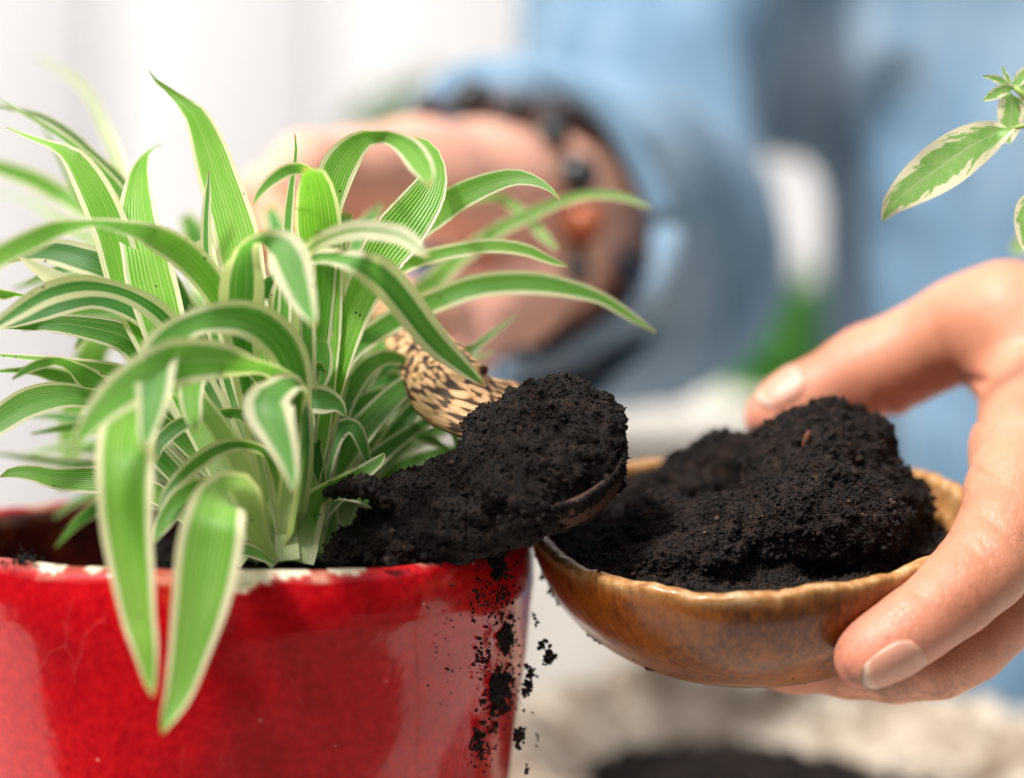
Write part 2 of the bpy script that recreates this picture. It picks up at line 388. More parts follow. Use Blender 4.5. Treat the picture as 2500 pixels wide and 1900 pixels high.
def mat_denim():
    n = N('denim'); c = n.coord('Object'); a = n.noise(c, 9, 4, .6); b = n.noise(n.coord('Object', (1, 1, .12)), 60, 4)
    col = n.ramp(n.math('ADD', n.math('MULTIPLY', a, .7), n.math('MULTIPLY', b, .3)), (.32, (.075, .17, .27)), (.5, (.165, .28, .40)), (.68, (.36, .45, .54)))
    tw = n.math('SINE', n.math('MULTIPLY', n.noise(c, 1500, 1), 40)); n.base(col); n.set(Roughness=.9); n.b.inputs['Sheen Weight'].default_value = .15
    n.bump(tw, .15, .0004); return n.m

def mat_sheet():
    n = N('stained_canvas'); c = n.coord('Object'); a = n.noise(c, 14, 5, .65); b = n.noise(c, 5, 3)
    col = n.ramp(a, (.3, (.36, .28, .20)), (.5, (.55, .46, .36)), (.7, (.70, .62, .52)))
    st = steps(n, n.noise(c, 22, 5, .6, .6), .57, .66); col = n.mix(n.math('MULTIPLY', st, .75), col, (.12, .085, .055))
    n.base(col); n.set(Roughness=.9); n.bump(n.noise(c, 120, 4), .4, .002); return n.m

def mat_rock():
    n = N('stained_stone'); c = n.coord('Object'); a = n.noise(c, 40, 6, .7); b = n.noise(c, 17, 5, .65, .8)
    col = n.ramp(a, (.38, (.22, .165, .12)), (.5, (.40, .33, .255)), (.62, (.58, .51, .42)))
    col = n.mix(n.math('MULTIPLY', steps(n, b, .50, .60), .85), col, (.13, .085, .05)); col = n.mix(n.math('MULTIPLY', steps(n, n.noise(c, 33, 5, .7), .57, .66), .7), col, (.06, .045, .035))
    n.base(col); n.set(Roughness=.9); n.bump(n.noise(c, 220, 5, .7), .7, .002); return n.m

M = dict(light_blocker=mat_simple('blocker_green', (.035, .075, .022), .8, 9, .5, .5, .02), rock=mat_rock(), darkpalm=mat_simple('dark_palm_shell', (.060, .018, .007), .7, 420, .98, .5, .0006), leaf=mat_leaf(), var=mat_varleaf(), soil=mat_soil(), pot=mat_pot(), bowl=mat_bowl(), palm=mat_palmwood(), skin=mat_skin(),
         denim=mat_denim(), sheet=mat_sheet(),
         nail=mat_simple('nail', (.78, .47, .40), .22, 60, .08, .05), white=mat_simple('white_paint', (.90, .885, .885), .6, 3, .03, .1),
         table=mat_simple('pale_table', (.66, .63, .58), .55, 12, .08, .1), darkbead=mat_simple('dark_bead', (.02, .025, .028), .3, 80, .3, .1),
         orange=mat_simple('orange_bead', (.34, .085, .03), .25, 80, .2, .1), cord=mat_simple('cord', (.10, .04, .025), .7, 200),
         bush=mat_simple('bush_leaf', (.07, .24, .04), .5, 8, .4, .1), stone=mat_simple('pale_stone', (.58, .55, .50), .85, 20, .12, .4),
         stem=mat_simple('green_stem', (.30, .42, .10), .5, 80), ground=mat_simple('paving', (.13, .12, .105), .9, 6, .15, .3),
         chipwood=mat_simple('wood_chip', (.15, .045, .022), .8, 300, .4, .5), navy=mat_simple('navy_cuff_shade', (.03, .075, .14), .9, 30, .2))

# ------------------------------------------------------------------ setting: ground, wall, table, canvas
def slab(name, c, s, m, parent=None, b=0):
    o = link(name, mesh(*box(c, s)), m, parent, smooth=False)
    if b: bev(o, b)
    return o

gv, gf = box((0, 40, -.76), (200, 200, .02))
tag(link('ground', mesh(gv, gf), M['ground'], smooth=False), 'paved ground far behind the table', kind='structure')

wall = empty('wall', (0, 3.3, -.75), 'white painted board wall standing behind the person', 'wall'); wall['kind'] = 'structure'
for i in range(17):
    w = .36
    slab('board', (-3.0 + i * w, 3.3 + .004 * random.uniform(-1, 1), .85), (w - .012, .03, 3.2), M['white'], wall, .004)
slab('backing', (-.1, 3.34, .85), (6.4, .03, 3.2), M['white'], wall)

TY = CAM[1] + .35
tb = empty('table', (0, .12, TABLE_Z - .75), 'pale table top the red pot stands on', 'table')
slab('tabletop', (.1, .135, TABLE_Z - .016), (1.7, .55, .03), M['table'], tb, .003)
for sx in (-.7, .9):
    for sy in (-.16, .36): slab('leg', (sx, sy, TABLE_Z - .392), (.05, .05, .72), M['table'], tb, .003)

# added unseen screens behind the camera, gapped, that darken glaze reflections and front light
def light_blocker(a0, a1, nm):
    R, H = 3.2, 3.0; nt_, nh = int(max(8, (a1 - a0) * 60)), 60; V_ = []
    for side in (0, 1):
        for i in range(nt_):
            a = a0 + (a1 - a0) * i / (nt_ - 1); r_ = R + side * .8
            for k in range(nh): V_.append((math.sin(a) * r_, -math.cos(a) * r_, -.75 + H * k / (nh - 1)))
    V_ = np.array(V_); V_ = V_ + .16 * np.stack([vnoise(V_ * 4, 1), vnoise(V_ * 4, 2), vnoise(V_ * 4, 3) * 0], -1) + .08 * np.stack([vnoise(V_ * 14, 4), vnoise(V_ * 14, 5), vnoise(V_ * 14, 6)], -1)
    F_ = []; N_ = nt_ * nh
    for i in range(nt_ - 1):
        for k in range(nh - 1):
            q = i * nh + k; F_.append([q, q + nh, q + nh + 1, q + 1]); F_.append([N_ + q, N_ + q + 1, N_ + q + nh + 1, N_ + q + nh])
        q = i * nh + nh - 1; F_.append([q, q + nh, N_ + q + nh, N_ + q])
    for k in range(nh - 1): F_.append([k, k + 1, N_ + k + 1, N_ + k]); q = (nt_ - 1) * nh + k; F_.append([q, N_ + q, N_ + q + 1, q + 1])
    o = link('light_blocker', mesh(V_, np.array(F_)), M['light_blocker'], smooth=False); o['kind'] = 'structure'; o['label'] = nm
light_blocker(-1.80, -.07, 'unseen dark green screen added left of the photographer to darken reflections'); light_blocker(.06, 1.85, 'unseen dark green screen added right of the photographer to darken reflections')

# rough stone planter standing behind the pot and the bowl
PLC = Q(1675, 1500, -20.5); PLC[2] = 0.0
def stone_planter():
    root = empty('stone_planter', PLC, 'rough pale stone planter with dark stains standing on the table below the coconut bowl', 'planter')
    pr = spline([(.0, .006, 0), (.05, .008, 0), (.066, .018, 0), (.082, .030, 0), (.094, .040, 0), (.102, .0435, 0), (.112, .0425, 0), (.119, .036, 0), (.118, .022, 0), (.108, .004, 0), (.09, .001, 0)], 90)[:, :2]
    m = 260; v, f = lathe(pr, m); th = np.arctan2(v[:, 1], v[:, 0]); rr = np.hypot(v[:, 0], v[:, 1]); w = np.clip(rr / .06 - .5, 0, 1)
    a = np.stack([np.cos(th) * 3.2, np.sin(th) * 3.2, v[:, 2] * 25], -1)
    d = .0055 * fbm(a, 3, 3) + .0055 * (1 - np.abs(vnoise(a * 2.6, 9))) + .0014 * fbm(v * 160, 3, 5) - .004 * np.clip(vnoise(np.stack([np.cos(th) * 5.5, np.sin(th) * 5.5, th * 0], -1), 17) - .45, 0, 1) * 3
    nm = vnormals(v, f); v = v + nm * (d * w)[:, None] * np.sign(1)
    o = link('planter_body', mesh(v + PLC, f), M['rock'], root)
stone_planter()

# ------------------------------------------------------------------ soil tools
ICO = None
def ico():
    t = (1 + 5 ** .5) / 2
    v = np.array([[-1, t, 0], [1, t, 0], [-1, -t, 0], [1, -t, 0], [0, -1, t], [0, 1, t], [0, -1, -t], [0, 1, -t], [t, 0, -1], [t, 0, 1], [-t, 0, -1], [-t, 0, 1]])
    f = np.array([[0, 11, 5], [0, 5, 1], [0, 1, 7], [0, 7, 10], [0, 10, 11], [1, 5, 9], [5, 11, 4], [11, 10, 2], [10, 7, 6], [7, 1, 8], [3, 9, 4], [3, 4, 2], [3, 2, 6], [3, 6, 8], [3, 8, 9], [4, 9, 5], [2, 4, 11], [6, 2, 10], [8, 6, 7], [9, 8, 1]])
    return v / np.linalg.norm(v[0]), f
IV, IF = ico()

def crumbs(cen, rad):
    n = len(cen); q = rng.normal(size=(n, 3, 3)); q = np.linalg.qr(q)[0]
    sc = rad[:, None, None] * (1 + rng.uniform(-.38, .38, (n, 12, 1))) * rng.uniform(.65, 1.25, (n, 1, 3))
    v = np.einsum('nij,nkj->nki', q, IV[None] * sc) + cen[:, None]
    f = IF[None] + (np.arange(n) * 12)[:, None, None]
    return v.reshape(-1, 3), f.reshape(-1, 3)

OV = np.array([[1, 0, 0], [-1, 0, 0], [0, 1, 0], [0, -1, 0], [0, 0, 1], [0, 0, -1]], float)
OF = np.array([[0, 2, 4], [2, 1, 4], [1, 3, 4], [3, 0, 4], [2, 0, 5], [1, 2, 5], [3, 1, 5], [0, 3, 5]])
def fibres(cen, rad):
    n = len(cen); q = np.linalg.qr(rng.normal(size=(n, 3, 3)))[0]; sc = rad[:, None, None] * np.array([.35, .5, 2.4]) * (1 + rng.uniform(-.25, .25, (n, 12, 1)))
    v = np.einsum('nij,nkj->nki', q, IV[None] * sc) + cen[:, None]
    return v.reshape(-1, 3), (IF[None] + (np.arange(n) * 12)[:, None, None]).reshape(-1, 3)
def grains(cen, rad):
    n = len(cen); q = np.linalg.qr(rng.normal(size=(n, 3, 3)))[0]
    sc = rad[:, None, None] * (1 + rng.uniform(-.4, .4, (n, 6, 1))) * rng.uniform(.65, 1.3, (n, 1, 3))
    v = np.einsum('nij,nkj->nki', q, OV[None] * sc) + cen[:, None]
    return v.reshape(-1, 3), (OF[None] + (np.arange(n) * 6)[:, None, None]).reshape(-1, 3)

def soil_object(name, F, lo, h, ncr, label, cat=None, cull=None, disp=.0009, parent=None, crr=(.00027, .0009)):
    v, f = surface_nets(F, lo, h); v = v.astype(float); nm = vnormals(v, f)
    v = v + nm * (disp * (fbm(v * 420, 3, 11)) + disp * 1.3 * fbm(v * 140, 2, 31))[:, None]
    tri = np.vstack([f[:, [0, 1, 2]], f[:, [0, 2, 3]]])
    a, b, c = v[tri[:, 0]], v[tri[:, 1]], v[tri[:, 2]]; ar = np.linalg.norm(np.cross(b - a, c - a), axis=1)
    fn = nm[tri[:, 0]]; view = CAM - a; view /= np.linalg.norm(view, axis=1)[:, None]
    wgt = ar * (((fn * view).sum(1) > -.45) & (fn[:, 2] > -.75))
    nsm = ncr; ncr = ncr // 9; parts_ = []
    for cnt, r0, r1, pw, fn_ in ((ncr, crr[0] * 1.2, crr[1], 3.0, crumbs), (nsm, crr[0] * .55, crr[0] * 1.5, 1.5, grains), (ncr // 14, crr[0], crr[1], 1.5, fibres)):
        k = rng.choice(len(tri), cnt, p=wgt / wgt.sum()); u1, u2 = rng.random(cnt), rng.random(cnt); m = u1 + u2 > 1; u1[m] = 1 - u1[m]; u2[m] = 1 - u2[m]
        cp = a[k] + (b[k] - a[k]) * u1[:, None] + (c[k] - a[k]) * u2[:, None]; rad = (r0 + (r1 - r0) * rng.random(cnt) ** pw) * (1 + .4 * fbm(cp * 190, 2, 77))
        cp = cp + nm[tri[k, 0]] * (rad * rng.uniform(-.2, 1.1, cnt) + .0003 * vnoise(cp * 700, 5))[:, None]; parts_.append(fn_(cp, rad))
    V_, F_ = v, tri
    for cv, cf in parts_: F_ = np.vstack([F_, cf + len(V_)]); V_ = np.vstack([V_, cv])
    return _soil_done(name, V_, F_, cull, parent, label)

def _soil_done(name, V_, F_, cull, parent, label):
    if cull is not None:
        keep = ~cull(V_); F_ = F_[keep[F_].all(1)]
    o = link(name, mesh(V_, F_), M['soil'], parent, smooth=False); tag(o, label, None, kind='stuff'); return o

# ------------------------------------------------------------------ red pot
PC = P(565, 1283, 0)
def make_pot():
    root = empty('flower_pot', (PC[0], PC[1], TABLE_Z), 'glossy red glazed ceramic pot with chipped rim holding the spider plant', 'pot')
    out = [(.0795, -.0003), (.0808, -.0012), (.0818, -.003), (.0825, -.008), (.0824, -.014), (.0814, -.020), (.0806, -.025), (.0785, -.042), (.0757, -.0616), (.0735, -.078), (.068, -.105), (.062, -.130), (.059, -.1425), (.056, -.145), (.0, -.145)]
    inn = [(.0, -.139), (.054, -.139), (.060, -.10), (.069, -.062), (.0735, -.03), (.0752, -.012), (.0756, -.004), (.0764, -.001), (.078, 0.0)]
    def dense(p, n):
        return spline([(a, b, 0) for a, b in p], n)[:, :2]
    prof = np.vstack([dense(inn[1:], 40), dense(out[:5], 46), dense(out[4:-1], 50)[1:]]); ninn = 40
    prof = np.vstack([[(0, -.139)], prof, [(0, -.145)]])
    m = 640; v, f = lathe(prof, m); r = np.hypot(v[:, 0], v[:, 1]); th = np.arctan2(v[:, 1], v[:, 0]); zz = v[:, 2].copy()
    wob = .0006 * np.sin(2 * th + 1) + .0004 * np.sin(5 * th) + .0009 * fbm(v * 22, 2, 5); rimw = np.clip(1 + zz / .02, 0, 1)
    v[:, :2] *= (1 + wob / np.maximum(r, .02))[:, None]; v[:, 2] += rimw * (.0009 * np.sin(2 * th - .5) + .0007 * vnoise(v * 60, 8))
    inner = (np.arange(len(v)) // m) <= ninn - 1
    # chips on the front lip (angle measured from the camera side)
    chip = np.zeros(len(v)); outer = ~inner
    for px, wd, dp in ((675, .105, .0036), (800, .06, .0014), (420, .045, .0022), (205, .06, .0012), (560, .05, .0009), (930, .06, .0010), (320, .03, .0009)):
        a0 = -math.pi / 2 + math.asin(max(-1, min(1, (px - 565) / 790))); da = (th - a0 + math.pi) % (2 * math.pi) - math.pi
        edge = dp * np.sqrt(np.clip(1 - (da / wd) ** 2, 0, 1)) * (1 + .35 * vnoise(np.stack([th * 60, th * 0, th * 0], -1), px))
        jag = .0005 * vnoise(np.stack([th * 160, zz * 900, th * 0], -1), int(px) + 3); cs1 = np.clip((zz + edge + jag + .0003) / .0004, 0, 1) * outer * (np.abs(da) < wd); chip = np.maximum(chip, cs1); c = cs1 > .5
        v[c, :2] *= (1 - .0009 / .08)
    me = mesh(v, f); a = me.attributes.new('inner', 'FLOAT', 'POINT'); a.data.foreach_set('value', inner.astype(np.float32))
    a = me.attributes.new('chip', 'FLOAT', 'POINT'); a.data.foreach_set('value', chip.astype(np.float32))
    o = link('pot_body', me, M['pot']); o.location = Vector((PC[0], PC[1], RIM_Z)); o.parent = root; o.matrix_parent_inverse = Matrix.Translation(root.location).inverted()
    return root
make_pot()

# ------------------------------------------------------------------ coconut bowl
BC = Q(1626, 1114, 1.0); BR = .0597
def rotm(rx, ry, rz=0):
    return np.array((Matrix.Rotation(rz, 3, 'Z') @ Matrix.Rotation(ry, 3, 'Y') @ Matrix.Rotation(rx, 3, 'X')))
BM = rotm(math.radians(10.5), math.radians(-2.6))          # tipped towards the camera, right side up
bl = lambda x, y, z: BC + BM @ np.array([x, y, z])
BPROF = [(a, b * 1.07) for a, b in [(1.0, 0), (.990, -.09), (.962, -.18), (.91, -.29), (.835, -.385), (.74, -.465), (.61, -.54), (.45, -.595), (.27, -.63), (.0, -.645)]]
def bowl_r(zr):       # outer radius at depth
    zs = [-b for a, b in BPROF]; rs = [a for a, b in BPROF]; return np.interp(zr, zs, rs)
def make_bowl():
    t = .0040; o = spline([(a * BR, b * BR, 0) for a, b in BPROF], 60)[:, :2]
    i = o.copy(); i[:, 0] = np.maximum(i[:, 0] - t, 0); i[:, 1] = i[:, 1] + t * np.clip(-i[:, 1] / .02, 0, 1)
    lip = [(BR - t * .85, .0005), (BR - t * .55, .0010), (BR - t * .2, .0007)]
    prof = np.vstack([i[::-1], lip, o]); n_in = len(i); m = 200
    v, f = lathe(prof, m); th = np.arctan2(v[:, 1], v[:, 0]); row = np.arange(len(v)) // m
    rimw = np.clip(1 + v[:, 2] / .025, 0, 1)
    v[:, 0] *= 1 + .02 * rimw; v[:, 1] *= .985
    r = 1 + .008 * np.sin(3 * th + .8) + .006 * fbm(np.stack([np.cos(th), np.sin(th), v[:, 2] * 20], -1) * 2.2, 2, 4); v[:, :2] *= r[:, None]
    v[:, 2] += rimw * (.0012 * np.sin(2 * th + 2.2) + .0011 * vnoise(np.stack([np.cos(th) * 6, np.sin(th) * 6, th * 0], -1), 3) + .0004 * vnoise(np.stack([np.cos(th) * 28, np.sin(th) * 28, th * 0], -1), 6))
    lipm = ((row >= n_in - 2) & (row <= n_in + 4)).astype(np.float32); lipm *= .7; lipm[row == n_in + 4] = .45; lipm[row == n_in + 5] = .15; lipm[row < n_in - 2] = .6
    me = mesh(v, f); a = me.attributes.new('rim', 'FLOAT', 'POINT'); a.data.foreach_set('value', lipm)
    ob = link('coconut_bowl', me, M['bowl']); mw = Matrix(BM.tolist()).to_4x4(); mw.translation = Vector(BC); ob.matrix_world = mw
    tag(ob, 'varnished brown coconut shell bowl with pale worn rim, full of black soil', 'bowl')
make_bowl()

def make_bowl_soil():
    h = .0009; lo = BC - np.array([.064, .064, .040]); hi = BC + np.array([.064, .066, .052]); g, lo = grid(lo, hi, h)
    q = (g - BC.astype(np.float32)) @ BM.astype(np.float32); rr = np.hypot(q[..., 0] / 1.02, q[..., 1] / .985)
    wall_ = rr - (np.interp(-q[..., 2] / BR, [-b for a, b in BPROF], [a for a, b in BPROF]) * BR - .0030)
    top = q[..., 2] - (-.0055 - .004 * np.clip(q[..., 0] / .04, -1, 1)); s = np.maximum(wall_, top); s = np.maximum(s, -(q[..., 2] + .036))
    blobs = [(Q(1775, 1055, .5), (.021, .020, .0205)), (Q(1800, 1005, 0), (.0150, .015, .0130)), (Q(1720, 1020, 0), (.0135, .014, .0150)),
             (Q(1770, 1120, 2.5), (.023, .018, .0135)), (Q(1560, 1030, -3.0), (.017, .013, .0115)), (Q(1475, 1070, -2.0), (.0125, .012, .0075)), (Q(1640, 1010, -3.2), (.012, .012, .0105)),
             (Q(1430, 1140, 1.5), (.0115, .010, .0085)), (Q(1560, 1150, 2.5), (.015, .014, .0085)), (Q(1880, 1090, .0), (.016, .016, .010)), (Q(1330, 1140, 0), (.012, .012, .0040)),
             (Q(1490, 1205, 4.2), (.014, .007, .0055)), (Q(1900, 935, 0.2), (.0042, .004, .0035)), (Q(1800, 905, 0.2), (.0060, .005, .0045))]
    for c, r in blobs: s = smin(s, ell(g, c, r), .006)
    nz = fbm(g * 75, 2, 2); s = s - .0010 * nz - .0009 * vnoise(g * 230, 8) - .0007 * vnoise(g * 480, 18)
    return soil_object('bowl_soil', s, lo, h, 85000, 'heaped dark crumbly potting soil filling the coconut bowl', 'soil')
make_bowl_soil()
cv, cf = crumbs(np.array([[0, 0, 0.]]), np.array([.0022]))
cv = cv * np.array([.45, .35, 1.35]); o = link('wood_chip', mesh(cv, cf), M['chipwood'], smooth=False); o.location = Vector(Q(1741, 950, 2.0)); o.rotation_euler = (0, .15, 0)
tag(o, 'small reddish wood chip stuck in the peak of soil in the bowl', 'wood chip')

# ------------------------------------------------------------------ scoop
SC = Q(1175, 985, 4.0)
SN = np.array([-.22, -.50, .83]); SN /= np.linalg.norm(SN)
hd = Q(880, 715, -3.0) - SC; SX = -(hd - (hd @ SN) * SN); SX /= np.linalg.norm(SX); SY = np.cross(SN, SX)   # SX points away from the handle
SM = np.stack([SX, SY, SN], 1)
def make_scoop():
    root = empty('wooden_scoop', SC, 'speckled palm wood scoop heaped with soil, tipped over the red pot', 'scoop')
    t = .0022; R = .0203; prof = [(1, 0), (.99, -.12), (.94, -.30), (.84, -.47), (.66, -.62), (.42, -.71), (.2, -.74), (.02, -.745)]
    o = spline([(a * R, b * R, 0) for a, b in prof], 26)[:, :2]; i = o.copy(); i[:, 0] = np.maximum(i[:, 0] - t, .0002); i[:, 1] += t * np.clip(-i[:, 1] / .008, 0, 1)
    pr = np.vstack([i[::-1], [(R - t * .5, .0008)], o]); m = 90; v, f = lathe(pr, m)
    th = np.arctan2(v[:, 1], v[:, 0]); v[:, 0] *= 1.12; uv = np.stack([th / 3.14 * 1.0 + .5, np.hypot(v[:, 0], v[:, 1]) / .03 + v[:, 2] * 20], -1)
    link('scoop_bowl', mesh(v @ SM.T + SC, f, uv), M['darkpalm'], root)
    # handle: flat, flaring into the scoop
    P0 = SC - SX * .0185 + SN * .000; pts = [(*(SC - SX * .0130 - SN * .004), .0150), (*(SC - SX * .0225 - SN * .002), .0158), (*Q(985, 850, 2.4), .0122), (*Q(925, 770, 0.6), .0088), (*Q(850, 690, -2.5), .0078), (*Q(770, 600, -6.5), .0080), (*Q(690, 520, -11), .0085), (*Q(630, 455, -14), .0085)]
    s = spline(pts, 60); c, r = s[:, :3], s[:, 3]; T = np.gradient(c, axis=0); T /= np.linalg.norm(T, axis=1)[:, None]
    B = SN - (T @ SN)[:, None] * T; B /= np.linalg.norm(B, axis=1)[:, None]; A = np.cross(T, B); m = 28; ph = np.linspace(0, 2 * np.pi, m, endpoint=False)
    fl = np.clip(.0042 / r, .2, .55)
    v = c[:, None] + (r[:, None] * np.cos(ph))[..., None] * A[:, None] + (r[:, None] * fl[:, None] * np.sin(ph))[..., None] * B[:, None]
    v = v.reshape(-1, 3); i = np.arange(59)[:, None] * m; j = np.arange(m)[None]; j2 = (j + 1) % m; f = np.stack([i + j, i + j2, i + m + j2, i + m + j], -1).reshape(-1, 4)
    L = np.r_[0, np.cumsum(np.linalg.norm(np.diff(c, axis=0), axis=1))] / .05
    uv = np.stack([np.repeat(L * .75, m), (np.sin(np.tile(ph, 60)) * .12 + np.cos(np.tile(ph, 60)) * np.repeat(r, m) / .035)], -1)
    link('handle', mesh(v, f, uv), M['palm'], root)
    return root
make_scoop()

def make_pot_soil():
    h = .0010; lo = np.array([PC[0] - .078, PC[1] - .078, RIM_Z - .055]); hi = np.array([PC[0] + .105, PC[1] + .078, RIM_Z + .062]); g, lo = grid(lo, hi, h)
    rr = np.hypot(g[..., 0] - PC[0], g[..., 1] - PC[1]); zl = g[..., 2] - RIM_Z
    wall_ = rr - (.0725 + .12 * np.clip(zl + .03, -.03, 0)); lev = -.030 + .016 * np.clip((g[..., 0] - PC[0] + .01) / .05, 0, 1)
    s = np.maximum(np.maximum(wall_, zl - lev), -(zl + .050))
    bl_ = [(Q(1205, 930, 3.7), .0125), (Q(1150, 960, 3.9), .0145), (Q(1240, 990, 4.1), .0128), (Q(1265, 925, 3.6), .0088), (Q(1080, 960, 3.6), .0095), (Q(1210, 885, 3.4), .0082), (Q(1150, 1030, 4.4), .0130),
           (Q(1060, 1060, 4.2), .0125), (Q(985, 1085, 4.2), .0098), (Q(905, 1105, 4.2), .0078), (Q(1090, 1105, 4.4), .0080), (Q(860, 1130, 4.4), .0078), (Q(800, 1165, 4.6), .0062), (Q(735, 1192, 4.8), .0042),
           (Q(1000, 1130, 4.8), .0082), (Q(920, 1160, 4.9), .0075), (Q(1120, 1100, 2.6), .0075), (Q(1090, 1140, 2.2), .0060), (Q(850, 1180, 5.2), .006), (Q(1040, 1150, 3.6), .006), (Q(1252, 1005, 4.4), .0108), (Q(1280, 955, 4.0), .0085), (Q(1180, 1062, 4.8), .0088), (Q(1120, 1060, 5.0), .008), (Q(870, 1080, 3.6), .0058), (Q(960, 1040, 3.4), .0060)]
    for c, r in bl_: s = smin(s, ell(g, c, (r, r, r)), .006)
    for c in ((.02, -.01), (-.01, .02), (.045, .02), (.03, .045)):
        s = smin(s, ell(g, (PC[0] + c[0], PC[1] + c[1], RIM_Z - .022), (.03, .028, .014)), .008)
    s = s - .0009 * fbm(g * 80, 2, 2) - .0008 * vnoise(g * 230, 8) - .0007 * vnoise(g * 480, 18)
    return soil_object('potting_soil', s, lo, h, 80000, 'dark crumbly potting soil sliding off the scoop into the red pot', 'soil')
make_pot_soil()

def soil_pile():
    h = .003; c = PLC + np.array([-.010, -.006, .016]); lo = c - [.09, .075, .04]; g, lo = grid(lo, c + [.12, .09, .05], h)
    s = ell(g, c + [-.012, 0, -.004], (.056, .062, .018)); s = smin(s, ell(g, c + [.03, 0, -.006], (.035, .06, .013)), .01); s = smin(s, ell(g, c + [.062, -.005, -.004], (.016, .02, .010)), .004)
    s = np.maximum(s, -(g[..., 2] - .004)) - .002 * fbm(g * 60, 2, 2)
    soil_object('soil_pile', s, lo, h, 9000, 'black loose soil lying inside the stone planter', 'soil', disp=.0016, crr=(.0006, .0025))
soil_pile()

# soil clinging to the pot wall and falling crumbs
def specks():
    cs_, rs_ = [], []
    def wall_pt(px, py):   # point on the pot's outside seen at this pixel
        d = P(px, py, 0) - CAM; d /= np.linalg.norm(d); lo_, t = None, .50
        while t < .75:
            p = CAM + d * t; zz = p[2] - RIM_Z; R = np.interp(-zz, [.0, .008, .025, .042, .0616, .0735, .105], [.081, .0825, .0806, .0785, .0757, .0745, .068])
            if math.hypot(p[0] - PC[0], p[1] - PC[1]) < R: return p
            t += .0005
        return None
    for cx, cy, sx, sy, n, r in ((1075, 1215, 12, 35, 60, .0012), (1040, 1290, 26, 40, 30, .0008), (1085, 1290, 14, 40, 40, .0010), (1090, 1370, 15, 30, 60, .0012), (1080, 1490, 22, 40, 110, .0014), (1030, 1600, 14, 30, 40, .0010),
                            (1040, 1420, 12, 25, 24, .0008), (840, 1215, 16, 10, 22, .0009), (1020, 1190, 35, 14, 30, .0008), (960, 1300, 40, 50, 12, .0005), (1060, 1560, 30, 60, 30, .0008), (55, 1208, 22, 6, 14, .0009), (970, 1450, 40, 60, 8, .0005)):
        for _ in range(n):
            p = wall_pt((cx + rng.normal() * sx * .6) * K, (cy + rng.normal() * sy * .6) * K)
            if p is not None: cs_.append(p); rs_.append(r * rng.uniform(.4, 1.2))
    rs_ = np.array(rs_) * .8; cs_ = np.array(cs_); k = rng.integers(0, len(cs_), 900); c2 = cs_[k] + rng.normal(size=(900, 3)) * np.array([.0022, .0008, .0035]); c2[:, 1] = np.minimum(c2[:, 1], cs_[k, 1] + .0004)
    v, f = crumbs(np.vstack([cs_, c2]), np.r_[rs_, rng.uniform(.00015, .0005, 900)]); o = link('clinging_soil', mesh(v, f), M['soil'], smooth=False)
    tag(o, 'specks of black soil stuck to the red pot wall and rim', 'soil', kind='stuff')
specks()
def scoop_grains():
    n = 1500; t = rng.uniform(-2.6, 1.2, n); z = -np.abs(rng.normal(size=n)) * .0035 * (1 + .6 * vnoise(np.stack([t * 4, t * 0, t * 0], -1), 3)) + .0012; rr_ = .0203 * (1 - .25 * np.clip(-z / .01, 0, 1) ** 2) + .0002
    l = np.stack([rr_ * 1.12 * np.cos(t), rr_ * np.sin(t), z], -1); c = l @ SM.T + SC
    v, f = grains(c, rng.uniform(.0002, .0009, n)); tag(link('clinging_soil', mesh(v, f), M['soil'], smooth=False), 'soil grains clinging to the rim of the wooden scoop', kind='stuff')
scoop_grains()
FALL = [(1158, 1345, 7), (1172, 1392, 10), (1188, 1415, 14), (1180, 1428, 9), (1146, 1452, 11), (1140, 1480, 13), (1132, 1500, 9), (1122, 1592, 14), (1160, 1590, 5), (1137, 1664, 7), (1150, 1540, 4), (1130, 1535, 4), (1160, 1612, 4), (1152, 1330, 5)]
for i, (x, y, r) in enumerate(FALL):
    k = max(5, int(r * 2.2)); rm = r * K * .105e-3 * 1.0; cen = rng.normal(size=(k, 3)) * rm * np.array([.45, .4, .75]); v, f = crumbs(cen, rm * rng.uniform(.22, .55, k))
    o = link('soil_crumb', mesh(v, f), M['soil'], smooth=False); o.location = Vector(Q(x, y, 2.6)); o.rotation_euler = (0, .35 * (1 if i % 2 else -1), 0)
    sz = 'large' if r > 12 else 'medium' if r > 8 else 'small' if r > 4 else 'tiny'
    pos = ['just right of the pot rim, second from the top', 'thin, above the biggest pair of falling clumps', 'biggest, forked, in the upper falling cluster', 'at the lower tip of the upper cluster', 'at the top of the long streak beside the pot', 'in the middle of the long streak beside the pot', 'at the bottom of the long streak beside the pot', 'round and isolated, low beside the pot wall', 'speck right of the low round clump', 'lowest of all beside the pot', 'rightmost grain halfway down', 'left grain halfway down by the pot', 'grain just under and right of the low round clump', 'topmost, right under the bowl rim'][i]
    tag(o, f'{sz} falling soil crumb, {pos}', 'soil crumb', 'soil crumbs falling between pot and bowl')

